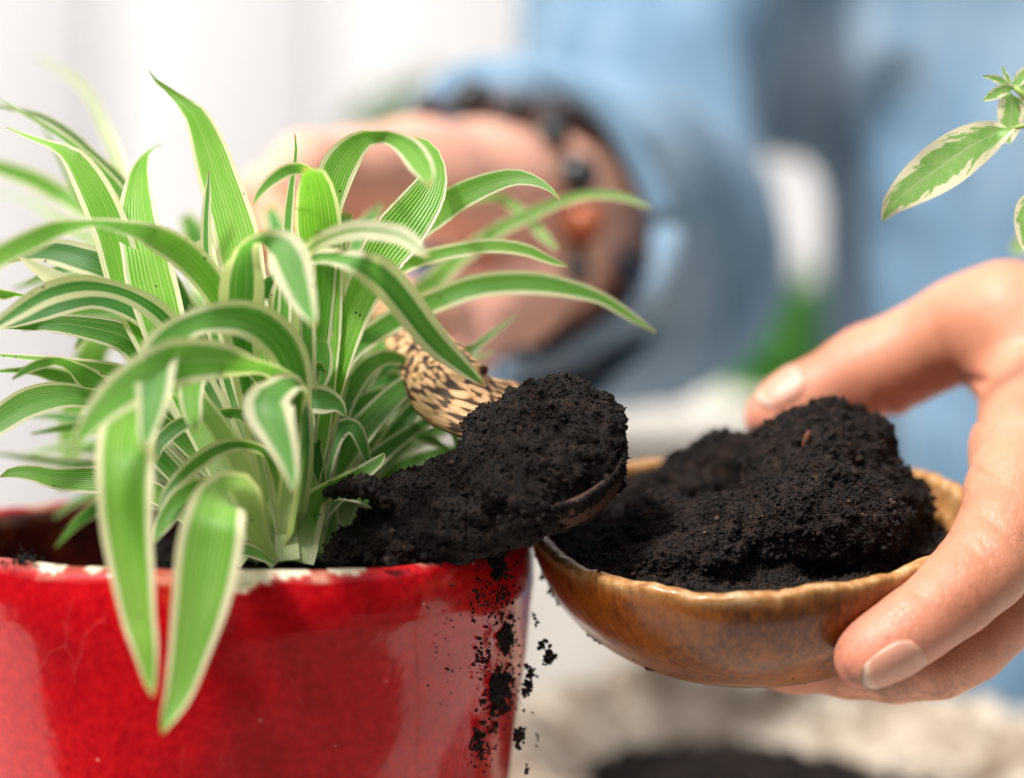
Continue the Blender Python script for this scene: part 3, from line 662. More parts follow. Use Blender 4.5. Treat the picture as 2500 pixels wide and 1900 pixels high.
# ------------------------------------------------------------------ leaves
def leaf_mesh(pts, ns=34, nu=8, sgn=1, keel=.16, wave=.02, seed=0):
    """pts rows (px, py, visible half width px, z cm) from the tip to the base"""
    p = np.asarray(pts, float); s = spline(np.stack([p[:, 0], p[:, 1], p[:, 3] * 12, p[:, 2], p[:, 3]], 1)[:, [0, 1, 2, 3, 4]], ns)
    px, py, w, z = s[:, 0], s[:, 1], np.maximum(s[:, 3] * 1.08, .8), s[:, 4]
    C = np.array([P(a, b, c) for a, b, c in zip(px, py, z)]); dep = (D0 - z / 100) / FPX; w = w * dep; wm = w.max()
    t = np.linspace(0, 1, ns); nat = wm * np.minimum(1, (t / .35 + .02) ** .7) * (1 - .35 * np.clip((t - .6) / .4, 0, 1)); Wd = np.maximum(w, .72 * nat)
    T = np.gradient(C, axis=0); T /= np.linalg.norm(T, axis=1)[:, None]; V_ = CAM - C; V_ /= np.linalg.norm(V_, axis=1)[:, None]
    s0 = np.cross(T, V_); s0 /= np.linalg.norm(s0, axis=1)[:, None] + 1e-9
    for i in range(1, ns):
        if s0[i] @ s0[i - 1] < 0: s0[i] *= -1
    for _ in range(5): s0[1:-1] = (s0[:-2] + 2 * s0[1:-1] + s0[2:]) / 4
    s0 -= (s0 * T).sum(1)[:, None] * T; s0 /= np.linalg.norm(s0, axis=1)[:, None] + 1e-9
    n0 = np.cross(s0, T); ca = np.clip(w / Wd, 0, 1); sa = np.sqrt(1 - ca ** 2) * sgn
    side = ca[:, None] * s0 + sa[:, None] * n0; nn = np.cross(side, T); nn /= np.linalg.norm(nn, axis=1)[:, None]
    u = np.linspace(-1, 1, nu + 1); rs = np.random.default_rng(seed); ph = rs.uniform(0, 6.28, 2); fr = rs.uniform(8, 16, 2)
    off = keel * (np.abs(u) ** 1.4 - .4)[None] * Wd[:, None]
    off = off + wave * wm * 2.5 * (np.abs(u) ** 2)[None] * np.where(u > 0, np.sin(t[:, None] * fr[0] + ph[0]), np.sin(t[:, None] * fr[1] + ph[1])) * np.clip(ca * 1.6 - .2, 0, 1)[:, None]
    v = C[:, None] + (Wd[:, None] * u[None])[..., None] * side[:, None] + off[..., None] * nn[:, None]
    uv = np.stack(np.broadcast_arrays(((u + 1) / 2)[None], (1 - t)[:, None]), -1).reshape(-1, 2)
    m = nu + 1; i = np.arange(ns - 1)[:, None] * m; j = np.arange(nu)[None]; f = np.stack([i + j, i + j + 1, i + m + j + 1, i + m + j], -1).reshape(-1, 4)
    return mesh(v.reshape(-1, 3), f, uv)

# z lists are spread over the points: (z at tip, z at middle, z at base)
LV = [
 # points, z(tip, mid, base), cream width, hue, brightness
 ([(363,172,2),(380,196,5),(410,219,8),(440,246,14),(478,284,27),(507,352,38),(533,435,46),(556,505,50),(580,590,53),(600,700,48),(620,850,40),(650,1000,32),(680,1200,28),(692,1365,25)], (2.5,3.6,5.0), .13,.85,1.1),
 ([(13,310,1),(67,333,5),(118,352,8),(145,362,13),(180,388,27),(218,445,38),(252,515,43),(280,590,44),(303,680,42),(335,770,38),(400,900,34),(500,1080,30),(600,1240,26),(660,1350,24)], (3,4,4.5), .2,.85,1.08),
 ([(395,355,1.5),(368,366,3),(352,385,8),(341,420,22),(337,450,29),(335,500,40),(340,560,48),(355,620,54),(367,680,58),(385,745,56),(410,830,50),(450,950,42),(520,1100,34),(620,1310,25)], (1,4,5), .13,.95,1.1),
 ([(-120,780,8),(-60,690,20),(-20,640,25),(27,612,26),(80,586,26),(134,562,22),(187,550,15),(222,546,9),(268,550,13),(340,566,22),(390,585,32),(440,614,36),(485,655,36),(520,700,33),(548,755,28),(580,850,24),(630,1050,22),(680,1300,22)], (9,7,4.6), .16,.75,1.0),
 ([(-130,390,4),(-60,392,13),(0,410,19),(80,437,23),(134,467,24),(174,488,25),(205,512,23),(260,560,20),(330,680,20),(450,900,22),(580,1150,22)], (-5,-5,-2), .2,.7,1.0),
 ([(-20,232,1.5),(0,244,2),(53,274,4),(107,306,5),(160,341,7),(215,385,9),(260,430,11),(300,480,14),(340,560,18),(420,750,20),(560,1100,20)], (1,1,1), .2,.5,1.0),
 ([(-30,255,3),(0,261,4),(53,271,5),(94,282,7),(134,301,8),(187,338,9),(228,378,10),(268,413,11),(298,445,12),(340,520,16),(430,740,20),(580,1100,20)], (0,0,0), .3,.25,1.0),
 ([(86,139,2),(120,156,4),(161,178,6),(193,202,8),(220,237,9),(241,277,10),(260,322,11),(279,368,12),(292,416,13),(302,480,14),(330,600,16),(420,800,20),(560,1100,20)], (-9,-8,-2), .45,.5,1.1),
 ([(104,309,2),(123,341,4),(150,400,5),(200,500,8),(300,650,12),(480,950,16)], (-2,-2,-1), .2,.6,1.0),
 ([(-40,462,2),(0,472,3),(80,494,5),(112,518,8),(180,560,12),(300,650,14),(450,850,16)], (-10,-9,-5), .3,.7,1.0),
 ([(-30,633,3),(30,632,8),(80,618,18),(134,615,30),(187,628,34),(228,640,36),(265,655,36),(330,695,34),(420,800,30),(560,1050,26)], (2,3,3), .22,.10,.85),
 ([(43,625,2),(94,658,13),(140,684,21),(200,712,15),(260,730,10),(330,760,10),(430,850,14),(560,1050,18)], (3.5,3.5,3), .8,.9,1.0),
 ([(-60,830,5),(0,789,14),(53,754,22),(107,722,26),(161,704,27),(214,698,25),(268,705,21),(321,722,22),(375,754,26),(415,792,27),(460,860,24),(550,1030,22),(640,1250,20)], (6.5,5.5,4.5), .42,.2,.95),
 ([(-40,812,3),(0,797,8),(40,784,14),(107,757,24),(187,733,25),(241,730,23),(308,749,25),(361,778,28),(400,812,28),(470,910,26),(580,1100,22)], (5.5,4.6,4), .22,.1,.8),
 ([(-20,800,2),(60,797,8),(134,790,20),(214,800,28),(290,818,34),(340,850,38),(400,930,34),(480,1050,28),(600,1250,24)], (4,4,4), .12,.45,.75),
 ([(-60,862,2),(0,867,4),(80,875,7),(134,880,9),(187,888,11),(241,899,18),(295,914,22),(350,950,24),(460,1080,22),(600,1260,20)], (3,3.5,3.5), .25,.8,.9),
 ([(30,926,2),(67,902,10),(107,886,12),(147,883,10),(175,895,14),(205,918,26),(233,939,29),(262,968,28),(320,1040,26),(450,1180,22),(600,1320,20)], (6,4.6,4), .17,.45,.8),
 ([(-60,910,3),(0,907,4),(80,905,10),(134,916,18),(187,930,21),(218,947,20),(290,1000,20),(430,1140,20),(600,1300,18)], (3,3,3.5), .18,.55,.8),
 ([(-130,1130,6),(-60,1070,22),(0,1026,31),(54,991,35),(107,972,35),(161,965,29),(214,970,23),(256,974,22),(330,995,20),(430,1060,20),(560,1200,20),(640,1330,18)], (5.5,5.0,4.5), .14,.5,.95),
 ([(351,1100,3),(357,1061,18),(367,1007,32),(375,950,42),(378,902,46),(392,856,44),(425,818,36),(470,792,30),(530,777,36),(590,777,42),(640,796,46),(685,836,46),(712,885,42),(726,940,34),(728,1010,28),(715,1120,24),(700,1250,24),(697,1360,24)], (9.5,7,5), .24,.35,.95),
 ([(177,1095,4),(205,1055,20),(245,1005,34),(290,962,44),(350,922,52),(410,893,56),(450,882,54),(530,880,44),(600,893,24),(650,900,18),(685,915,20),(710,945,24),(722,1010,22),(710,1150,22),(700,1300,20)], (10,7.5,5), .2,.6,.95),
 ([(371,1701,2),(366,1660,15),(352,1570,32),(340,1520,38),(323,1403,50),(310,1300,58),(305,1190,64),(306,1100,66),(318,1030,60),(345,970,45),(400,940,30),(480,980,26),(580,1120,24),(650,1300,22)], (9.3,8.8,5), .17,.85,1.1),
 ([(393,1790,3),(413,1747,19),(437,1688,33),(462,1593,47),(490,1467,66),(510,1345,74),(524,1265,68),(538,1215,56),(560,1190,34),(590,1195,25),(608,1230,25),(625,1290,26),(655,1360,24)], (9.4,8.6,5.2), .16,.75,1.05),
 ([(375,1325,3),(400,1275,20),(440,1220,26),(485,1190,22),(530,1183,15),(580,1190,16),(615,1225,18),(645,1310,18)], (7,6,5.2), .18,.7,.95),
 ([(385,1255,2),(405,1205,10),(450,1156,18),(495,1120,21),(539,1095,19),(584,1086,15),(629,1094,13),(655,1115,13),(680,1190,16),(695,1310,18)], (7,6,5), .35,.5,.85),
 ([(719,1206,2),(712,1160,16),(698,1108,30),(675,1049,46),(657,1004,58),(655,978,52),(678,952,34),(708,934,15),(733,945,10),(742,1000,14),(745,1080,16),(735,1200,18),(715,1340,20)], (8.5,7.5,5), .30,.3,.9),
 ([(844,1018,2),(828,992,16),(801,980,30),(771,974,33),(748,976,32),(730,1000,22),(728,1060,16),(722,1200,16)], (5.5,5.5,5), .22,.4,.95),
 ([(768,797,2),(765,788,9),(745,745,28),(725,690,42),(708,640,50),(686,604,44),(650,590,26),(615,592,13),(598,606,18),(594,650,42),(590,705,52),(588,770,46),(600,900,34),(640,1100,28),(680,1300,24)], (8.5,7,4.6), .32,.35,.95),
 ([(850,520,14),(832,560,26),(816,610,32),(812,674,34),(812,741,34),(813,821,34),(815,888,33),(805,960,33),(785,1080,28),(760,1200,25),(735,1345,24)], (4,4,4.6), .2,.3,.85),
 ([(618,500,2),(630,477,8),(657,446,13),(693,420,15),(728,411,14),(752,420,13),(766,445,12),(774,500,12),(780,600,12)], (6.5,5.4,4.0), .2,.6,1.0),
 ([(742,409,6),(752,418,24),(762,440,38),(771,485,48),(777,550,54),(785,630,50),(790,700,44),(790,850,38),(775,1050,30),(740,1250,26),(720,1360,24)], (7.5,4.2,4.8), .10,.95,1.1),
 ([(1048,457,4),(1043,430,20),(1025,398,29),(1000,364,27),(965,342,19),(925,332,15),(885,343,25),(850,375,37),(822,420,42),(806,475,38),(800,540,28),(790,700,26),(770,900,26),(740,1200,24)], (7.8,4.6,4.5), .16,.75,1.0),
 ([(1010,335,3),(1035,347,9),(1056,376,17),(1062,422,28),(1045,470,42),(1010,522,52),(967,577,57),(922,642,50),(870,750,38),(820,900,32),(770,1100,28),(725,1320,24)], (3,4.2,4.5), .1,.8,1.05),
 ([(1367,487,2),(1348,466,5),(1325,450,9),(1283,435,16),(1242,434,21),(1179,454,27),(1117,483,32),(1062,521,34),(1010,565,30),(940,650,26),(860,780,24),(800,930,24),(750,1200,22)], (4,3.0,1.5), .12,.7,.95),
 ([(1590,510,2),(1533,484,9),(1471,474,11),(1408,480,12),(1346,501,13),(1283,529,15),(1221,559,17),(1158,601,19),(1096,650,24),(1054,692,26),(1020,720,25),(955,810,24),(880,950,24),(820,1120,22),(780,1280,20)], (-3,-5,-2), .22,.75,.95),
 ([(1363,610,3),(1325,575,11),(1292,535,12),(1242,494,11),(1200,480,9),(1120,500,10),(1000,600,14),(900,800,18)], (-4,-5,-3), .2,.7,1.0),
 ([(1388,651,2),(1346,637,9),(1283,610,15),(1200,600,17),(1117,611,18),(1054,625,18),(1000,643,18),(930,690,18),(870,800,20),(800,1000,20),(750,1250,20)], (2,2,3.5), .28,.8,1.05),
 ([(1602,813,2),(1533,768,11),(1471,730,14),(1408,709,20),(1325,693,26),(1242,690,28),(1158,700,28),(1075,729,28),(1000,763,28),(949,790,28),(889,830,26),(850,870,22),(820,940,18),(790,1050,18),(760,1250,18)], (0,.5,3.5), .24,.5,.95),
 ([(1182,940,3),(1140,905,17),(1068,839,32),(1020,780,37),(979,726,40),(940,682,41),(905,657,38),(867,640,27),(830,632,18),(785,628,13),(752,640,12),(745,700,20),(750,850,22),(742,1100,22),(722,1320,22)], (5.5,7.5,4.8), .34,.4,.9),
 ([(1045,627,3),(1014,600,18),(979,574,22),(905,562,23),(852,564,22),(798,582,20),(758,605,15),(738,645,15),(735,760,18),(735,1000,18),(722,1250,18)], (8,7,4.8), .6,.5,1.0),
 ([(1117,1094,3),(1104,1033,14),(1071,992,18),(1017,968,19),(954,962,18),(892,980,19),(850,1005,21),(817,1048,23),(792,1098,24),(770,1200,24),(755,1330,22)], (1,1.5,3.5), .14,.45,.85),
 ([(1104,1102,2),(1058,1076,10),(996,1062,15),(933,1067,18),(883,1087,20),(842,1117,20),(817,1152,18),(795,1230,20),(780,1330,20)], (0,0.5,2.5), .16,.45,.8),
 ([(1085,1155,3),(1030,1160,13),(970,1170,18),(920,1192,17),(880,1230,16),(850,1300,16)], (-3,-2,-1), .1,.4,.9),
 ([(938,1107,3),(923,1127,13),(882,1156,19),(837,1178,21),(797,1200,24),(768,1224,29),(757,1255,34),(745,1290,37),(735,1332,39),(726,1372,38)], (5,5,5.2), .25,.6,.95),
 ([(962,1246,3),(950,1240,16),(925,1224,26),(883,1208,22),(829,1206,16),(785,1222,14),(775,1270,16),(772,1350,16)], (4.6,4.6,4.6), .2,.6,.95),
 ([(781,1076,6),(771,1092,15),(774,1132,18),(783,1168,14),(789,1200,10),(775,1300,12)], (4.8,4.8,4.8), .2,.2,.7),
 ([(560,850,12),(590,960,24),(602,1060,28),(622,1140,28),(652,1230,28),(680,1300,28),(700,1368,26)], (3.5,4.4,5.2), .1,.7,.95),
 ([(640,900,14),(650,1000,18),(658,1080,20),(674,1168,21),(692,1250,24),(704,1368,26)], (3.5,4.4,5.3), .1,.7,1.0),
 ([(810,930,10),(790,1000,14),(768,1080,16),(750,1153,17),(735,1198,19),(720,1245,22),(712,1370,28)], (4,4.4,5.2), .12,.7,.95),
 ([(500,960,12),(530,1080,20),(560,1180,23),(592,1260,25),(640,1330,25),(680,1372,22)], (3.5,4,5), .12,.8,.85),
 ([(672,1378,2),(635,1356,12),(599,1342,16),(570,1352,16),(540,1380,14)], (5.6,5.6,5.6), .2,.5,.95),
 ([(772,788,5),(768,800,38),(769,850,46),(770,900,44),(762,960,36),(750,1050,28),(735,1200,24)], (4.4,4.4,4.6), .13,.45,.85),
 ([(776,830,22),(774,850,34),(769,900,40),(755,960,32),(745,1080,26)], (5,5,5), .14,.4,.85),
 ([(795,912,3),(777,896,15),(757,915,26),(746,945,28),(740,1010,24),(735,1120,20)], (5.4,5.4,5.2), .16,.45,.9),
 ([(676,664,2),(653,693,14),(637,722,22),(632,760,25),(640,850,26),(660,1000,24),(690,1250,22)], (4.6,4,4.4), .1,.1,.7),
 ([(690,675,8),(692,712,26),(688,754,30),(686,800,26),(690,900,24),(700,1100,22)], (4,4,4.4), .25,.4,.85),
 ([(-60,1105,2),(0,1108,4),(80,1120,8),(134,1128,12),(187,1136,16),(240,1140,18),(350,1170,18),(500,1260,18)], (-3,-2,0), .3,.3,.8),
 ([(0,1165,1.5),(27,1154,12),(80,1155,19),(134,1168,25),(187,1171,30),(240,1172,32),(310,1182,28),(390,1210,24),(500,1290,22),(600,1370,20)], (4.3,4.3,4.8), .12,.8,.9),
 ([(150,1200,6),(172,1130,24),(170,1060,28),(180,1000,32),(208,930,38),(222,885,40),(232,850,36),(262,825,16),(320,860,18),(420,980,20),(540,1150,20)], (-5,-6,-2), .12,.75,.85),
 ([(448,528,14),(470,560,28),(490,640,32),(520,740,30),(570,900,26)], (-6,-6,-3), .2,.15,1.15),
 ([(655,505,12),(670,540,22),(690,620,25),(710,720,26),(740,900,24)], (-6,-5,-2), .15,.15,1.1),
 ([(720,328,1.5),(723,368,4),(719,411,6),(713,444,8),(705,516,12),(700,600,14),(695,750,16),(690,1000,18),(700,1250,18)], (4,4,4.6), .3,.5,1.0),
 ([(510,418,1.5),(507,480,9),(503,534,11),(503,606,13),(508,700,14),(520,800,16),(560,950,18),(640,1200,18)], (4.4,4.4,4.6), .42,.2,1.0),
 ([(474,1052,3),(473,1028,18),(467,994,24),(466,954,28),(470,927,30),(500,880,28),(570,870,24),(650,940,22),(700,1150,20)], (7.5,6.5,5), .18,.8,.95),
 ([(383,1122,4),(388,1087,14),(410,1060,18),(442,1037,17),(495,1018,12),(539,1010,12),(584,1012,14),(620,1035,16),(655,1110,18),(690,1260,18)], (6,5.5,5), .15,.4,.8),
 ([(1033,846,2),(1000,867,10),(967,900,12),(942,933,14),(917,983,14),(895,1040,15),(855,1140,16),(820,1280,16)], (-2,-1,2), .2,.5,.9),
 ([(950,815,6),(934,842,17),(913,881,25),(889,917,27),(865,964,27),(832,1060,25),(800,1180,24),(770,1320,22)], (-1,1,3), .15,.6,.85),
 ([(905,755,14),(885,800,34),(870,860,30),(845,960,26),(800,1150,22)], (-6,-5,0), .1,.1,.95),
 ([(935,498,4),(900,540,16),(870,600,20),(840,720,20),(800,900,20)], (-4,-3,0), .15,.15,1.0),
 ([(1022,985,2),(985,1010,8),(950,1050,9),(905,1110,10),(860,1220,12)], (-2,-2,0), .1,.2,.7),
 ([(-60,690,3),(-20,712,12),(10,720,12),(58,722,3),(140,760,8),(300,850,12)], (5,4,3), .2,.6,.9),
 ([(870,1120,10),(862,1200,22),(860,1260,27),(855,1340,26)], (0,0,0), .2,.7,.9), ([(810,1150,10),(800,1220,22),(806,1290,24),(812,1370,24)], (2,2.5,3), .2,.7,.85),
 ([(395,640,8),(420,690,20),(450,760,26),(480,850,26),(540,1000,24),(620,1250,22)], (2,2,3), .1,.1,.7),
 ([(820,690,10),(850,720,30),(850,790,30),(835,880,26),(800,1050,24)], (1,1,3), .1,.2,.7),
 ([(1010,905,2),(985,880,12),(945,872,18),(905,890,22),(870,930,24),(835,1000,24),(805,1100,24),(775,1280,22)], (1,1.5,3.5), .2,.35,.85),
 ([(1060,1010,3),(1030,970,12),(985,935,18),(935,925,21),(885,950,23),(845,1010,23),(810,1110,22),(780,1280,22)], (-1,-.5,2.5), .2,.2,.8),
 ([(905,1150,2),(890,1100,12),(870,1050,18),(845,1040,20),(815,1070,22),(790,1150,22),(765,1290,22)], (3,3,4), .2,.3,.8),
 ([(450,620,14),(530,600,20),(545,680,24),(560,780,24),(600,1000,22)], (2,2.5,4), .7,.9,1.0),
]
plant = empty('spider_plant', P(690, 1380, 4), 'variegated spider plant with arching cream-edged green leaves growing in the red pot', 'plant')
def add_leaf(pts, z, cw, hue, bri, seed, ns=34, name='leaf', mat=None, parent=None, keel=.16, wave=.02):
    n = len(pts); t = np.linspace(0, 1, n); zz = np.interp(t, [0, .5, 1], z); zz = np.where(zz > 5, 5 + (zz - 5) * 1.3, zz)
    me = leaf_mesh([(a, b, c, q) for (a, b, c), q in zip(pts, zz)], ns=ns, sgn=1 if seed % 2 else -1, seed=seed, keel=keel, wave=wave)
    o = link(name, me, mat or M['leaf'], parent or plant); o.color = (cw, hue, bri, 1); return o
for i, (pts, z, cw, hue, bri) in enumerate(LV): add_leaf(pts, z, cw, hue, bri, i, ns=max(26, len(pts) * 3))
# inner leaves of the tuft
for i in range(66):
    bx = rng.normal(690, 55); bz = rng.uniform(-2.5, 4.2); a = math.radians(rng.uniform(-42, 34)); L = rng.uniform(430, 800) * (1 - .25 * abs(a)); dr = rng.uniform(.15, .7)
    if abs(bx - 690) > 130: bx = 690
    pts = []; w0 = rng.uniform(20, 38)
    for k, t in enumerate(np.linspace(1, 0, 8)):
        ang = a * (1 + dr * t); r = L * t
        x = bx + math.sin(ang * (1 + .5 * t)) * r; y = 1370 - bz * 6 - math.cos(ang * (1 + .6 * dr * t * t)) * r * (1 - .12 * dr * t * t)
        pts.append((x, y, max(2, w0 * (math.sin(math.pi * min(1, (1 - t) * 1.6 + .02) / 2)) * (1 if t > .3 else .8))))
    add_leaf(pts, (bz - 3.0 + rng.uniform(-1.5, 1), bz - 1.0, bz), rng.uniform(.08, .25), rng.uniform(.1, .7), rng.uniform(.8, 1.05), 100 + i, ns=24)

for i in range(9):      # low arching leaves at the left side of the tuft
    ty = rng.uniform(660, 900); tx = rng.uniform(30, 230); ax_ = rng.uniform(300, 420); ay = ty - rng.uniform(30, 90); w0 = rng.uniform(17, 27); z0 = rng.uniform(-2, 1.5)
    pts = [(tx, ty, 2), (tx + (ax_ - tx) * .3, ty - (ty - ay) * .62, w0 * .7), (tx + (ax_ - tx) * .65, ay + 4, w0), (ax_, ay + 12, w0), (ax_ + 70, ay + 75, w0), (ax_ + 130, ay + 190, w0 * .95), (ax_ + 200, (ay + 1300) / 2 + 60, w0 * .9), (640 + rng.normal() * 30, 1330, w0 * .9)]
    add_leaf(pts, (z0, z0 + .5, 3.0), rng.uniform(.12, .25), rng.uniform(.1, .7), rng.uniform(.8, 1.0), 200 + i, ns=26)

# soil lying on one leaf
def leaf_soil():
    n = 900; t = rng.random(n); pts = np.array([(800, 1203), (845, 1192), (890, 1190), (925, 1205), (950, 1232)], float); s = spline(np.c_[pts, pts[:, 0] * 0], 100)
    k = (t * 99).astype(int); off = rng.normal(size=n) * np.interp(t, [0, .3, .7, 1], [4, 13, 15, 9]); x = s[k, 0] + rng.normal(size=n) * 4; y = s[k, 1] + off * .8
    c = np.array([P(a, b, 5.0 + .5 * abs(rng.normal())) for a, b in zip(x, y)]); r = rng.uniform(.0003, .0010, n); v, f = crumbs(c, r)
    tag(link('leaf_soil', mesh(v, f), M['soil'], smooth=False), 'small patch of black soil crumbs caught on a low leaf beside the pile', 'soil', kind='stuff')
leaf_soil()

# ------------------------------------------------------------------ variegated twig at the right
twig = empty('variegated_twig', P(2560, 330, 3), 'green and cream variegated leafy twig reaching in from the right edge', 'plant')
add_leaf([(2155,539,3),(2166,520,14),(2185,494,27),(2225,459,42),(2270,426,52),(2312,396,56),(2360,363,52),(2408,337,41),(2445,321,22),(2468,314,5)], (2.6,3.2,3), .1,.5,1, 1001, 40, 'leaf', M['var'], twig, keel=.10, wave=.03)
add_leaf([(2464,350,5),(2462,335,16),(2466,300,27),(2470,265,32),(2466,240,24),(2468,225,6)], (2.2,2.2,2.4), .1,.5,1, 1003, 24, 'leaf', M['var'], twig, keel=.12)
add_leaf([(2400,186,2),(2420,189,6),(2440,196,9),(2462,207,5)], (3,3,3), .1,.5,1, 1004, 16, 'leaf', M['var'], twig)
add_leaf([(2447,161,1.5),(2452,176,4),(2460,190,6),(2468,204,3)], (3,3,3), .1,.5,1, 1005, 16, 'leaf', M['var'], twig)
add_leaf([(2401,246,2),(2418,236,10),(2440,224,14),(2460,216,10),(2474,212,4)], (3.4,3.4,3), .1,.5,1, 1006, 18, 'leaf', M['var'], twig)
add_leaf([(2515,155,3),(2500,178,12),(2488,195,14),(2474,210,5)], (3,3,3), .1,.5,1, 1007, 16, 'leaf', M['var'], twig)
add_leaf([(2540,180,3),(2515,205,14),(2500,215,14),(2485,222,5)], (2.5,2.5,2.5), .1,.5,1, 1008, 16, 'leaf', M['var'], twig)
add_leaf([(2512,620,6),(2505,585,18),(2502,540,24),(2508,500,22),(2530,470,8)], (3,3,3), .6,.5,1, 1009, 18, 'leaf', M['var'], twig)
add_leaf([(2470,615,8),(2488,600,20),(2510,590,22),(2550,570,10)], (-6,-6,-6), .6,.5,1, 1010, 14, 'leaf', M['var'], twig)
link('petiole', mesh(*tube([(*P(2464, 316, 3), .0006), (*P(2485, 311, 3), .0006), (*P(2510, 305, 3), .0007), (*P(2545, 300, 3), .0008)], 10, 8)), M['stem'], twig)
link('stem', mesh(*tube([(*P(2474, 212, 3), .0007), (*P(2500, 235, 3), .0009), (*P(2545, 300, 3), .0011), (*P(2640, 560, 4), .0014), (*P(2860, 1000, 6), .0018), (*P(3060, 1600, 8), .0022), (P(3160, 2300, 8)[0], P(3160, 2300, 8)[1], TABLE_Z, .0025)], 40, 10)), M['stem'], twig)

# ------------------------------------------------------------------ person
person = empty('person', (.42, .50, TABLE_Z - .75), 'person in a faded blue denim shirt holding bowl and scoop', 'person')

def grooves(F, g, L):
    for c, ax, amp, wd, R in L:
        ax = np.asarray(ax, np.float32); ax = ax / np.linalg.norm(ax); q = g - np.asarray(c, np.float32); t = q @ ax
        F = F + amp * np.exp(-(t / wd) ** 2 - (q * q).sum(-1) / R ** 2)
    return F

def hand_near():
    """hand that holds the bowl"""
    h = .0011
    lo = np.minimum(P(1700, 1720, -7), P(2600, 600, -7)); lo = np.array([P(1700, 1000, -6)[0], P(2000, 1000, 7.8)[1], P(2000, 1800, -1)[2]]); hi = np.array([P(2780, 1000, -1)[0], P(2000, 1000, -9)[1], P(2000, 600, -4)[2]])
    g, lo = grid(lo, hi, h)
    # thumb
    th = chain(g, [(P(1876, 1020, -4.2), .0066), (P(1905, 1006, -4.2), .0079), (P(1980, 968, -4.2), .0093), (P(2110, 905, -4.1), .0116), (P(2165, 885, -4.0), .0112), (P(2260, 842, -3.7), .0117), (P(2350, 800, -3.2), .0132), (P(2450, 782, -2.6), .0155)], None, .006)
    th = smin(th, cone(g, P(2060, 965, -4.3), P(2110, 955, -4.1), .0085, .0088), .004); th = smin(th, cone(g, P(2188, 940, -4.0), P(2192, 935, -4.0), .0085, .0085), .003); th = smin(th, cone(g, P(2250, 915, -3.9), P(2300, 885, -3.6), .0072, .0080), .004)
    # index, in front of the bowl
    ix = chain(g, [(P(2106, 1612, 6.0), .0069), (P(2135, 1590, 6.0), .0077), (P(2205, 1546, 5.9), .0086), (P(2262, 1505, 5.7), .0086), (P(2330, 1452, 5.3), .0098), (P(2400, 1385, 4.7), .0107), (P(2452, 1300, 3.8), .0115), (P(2478, 1210, 2.6), .0122), (P(2500, 1090, 1.0), .0125), (P(2530, 980, -.5), .014)], None, .005)
    # middle, ring and little finger under the bowl
    md = chain(g, [(P(1815, 1602, .2), .0066), (P(1940, 1614, .7), .0077), (P(2080, 1626, 1.2), .0081), (P(2190, 1630, 1.6), .0084), (P(2290, 1618, 2.0), .0088), (P(2370, 1570, 2.0), .0095), (P(2440, 1490, 1.8), .0108), (P(2510, 1390, 1.2), .0120), (P(2560, 1250, .3), .013)], None, .005)
    rg = chain(g, [(P(2030, 1560, -2.0), .0070), (P(2120, 1590, -1.5), .0078), (P(2240, 1602, -1.0), .0082), (P(2350, 1580, -.8), .0088), (P(2450, 1500, -1.0), .0098), (P(2560, 1380, -1.5), .012)], None, .005)
    lt = chain(g, [(P(2220, 1530, -4.0), .0060), (P(2300, 1550, -3.6), .0068), (P(2390, 1530, -3.4), .0074), (P(2480, 1450, -3.4), .0090), (P(2600, 1330, -3.4), .011)], None, .005)
    # palm
    pm = chain(g, [(P(2450, 782, -2.6), .0155), (P(2560, 860, -2.6), .021), (P(2700, 960, -3.2), .026)], None, .01)
    pm = smin(pm, cone(g, P(2505, 1130, 1.2), P(2700, 1020, -2.0), .0125, .022), .008)
    pm = smin(pm, cone(g, P(2570, 1260, .2), P(2720, 1060, -2.5), .014, .022), .008)
    pm = smin(pm, cone(g, P(2580, 1330, -2.5), P(2730, 1080, -4.0), .013, .022), .008)
    pm = smin(pm, cone(g, P(2470, 890, -2.2), P(2505, 1080, .4), .0095, .0100), .010)
    F = smin(smin(th, pm, .007), smin(ix, pm, .006), .001); 
    F = smin(F, md, .0022); F = smin(F, rg, .002); F = smin(F, lt, .002)
    F = smin(F, chain(g, [(P(2700, 1000, -3), .027), (P(2900, 1050, -6), .027)], None, .01), .015)
    tx = P(2260, 842, -3.7) - P(1980, 968, -4.2); ixd = P(2330, 1452, 5.3) - P(2135, 1590, 6.0)
    G = [(P(2040, 840, -3.3), tx, .0006, .0010, .009), (P(2062, 835, -3.3), tx, .0007, .0010, .010), (P(2086, 828, -3.3), tx, .0006, .0010, .010), (P(2120, 812, -3.3), tx, .0005, .0010, .008),
         (P(2160, 985, -4), tx, .0012, .0015, .006), (P(2215, 965, -4), tx, .0010, .0015, .005), (P(2330, 905, -3), tx, .0011, .0014, .010),
         (P(2372, 1345, 5.5), ixd, .0009, .0010, .010), (P(2405, 1340, 5.5), ixd, .0008, .0010, .010), (P(2440, 1310, 5.0), ixd, .0008, .0010, .012), (P(2250, 1460, 6.6), ixd, .0005, .0010, .008), (P(2268, 1452, 6.6), ixd, .0005, .0010, .008)]
    up = np.array([.5, 0, 1.0])
    G += [(P(2420, 925, -1.2), np.array([-.25, 0, 1.0]), .0013, .0013, .012), (P(2440, 965, -1), np.array([-.1, 0, 1.0]), .0006, .0010, .010), (P(2410, 1040, 0.5), np.array([.5, 0, 1.0]), .0009, .0012, .009), (P(2440, 1180, 3.5), up, .0009, .0010, .012), (P(2455, 1215, 3.5), up, .0008, .0010, .012)]
    F = grooves(F, g, G)
    F = F - .00025 * fbm(g * 90, 2, 5)
    # nail beds pressed in
    v, f = surface_nets(F, lo, h)
    return v, f

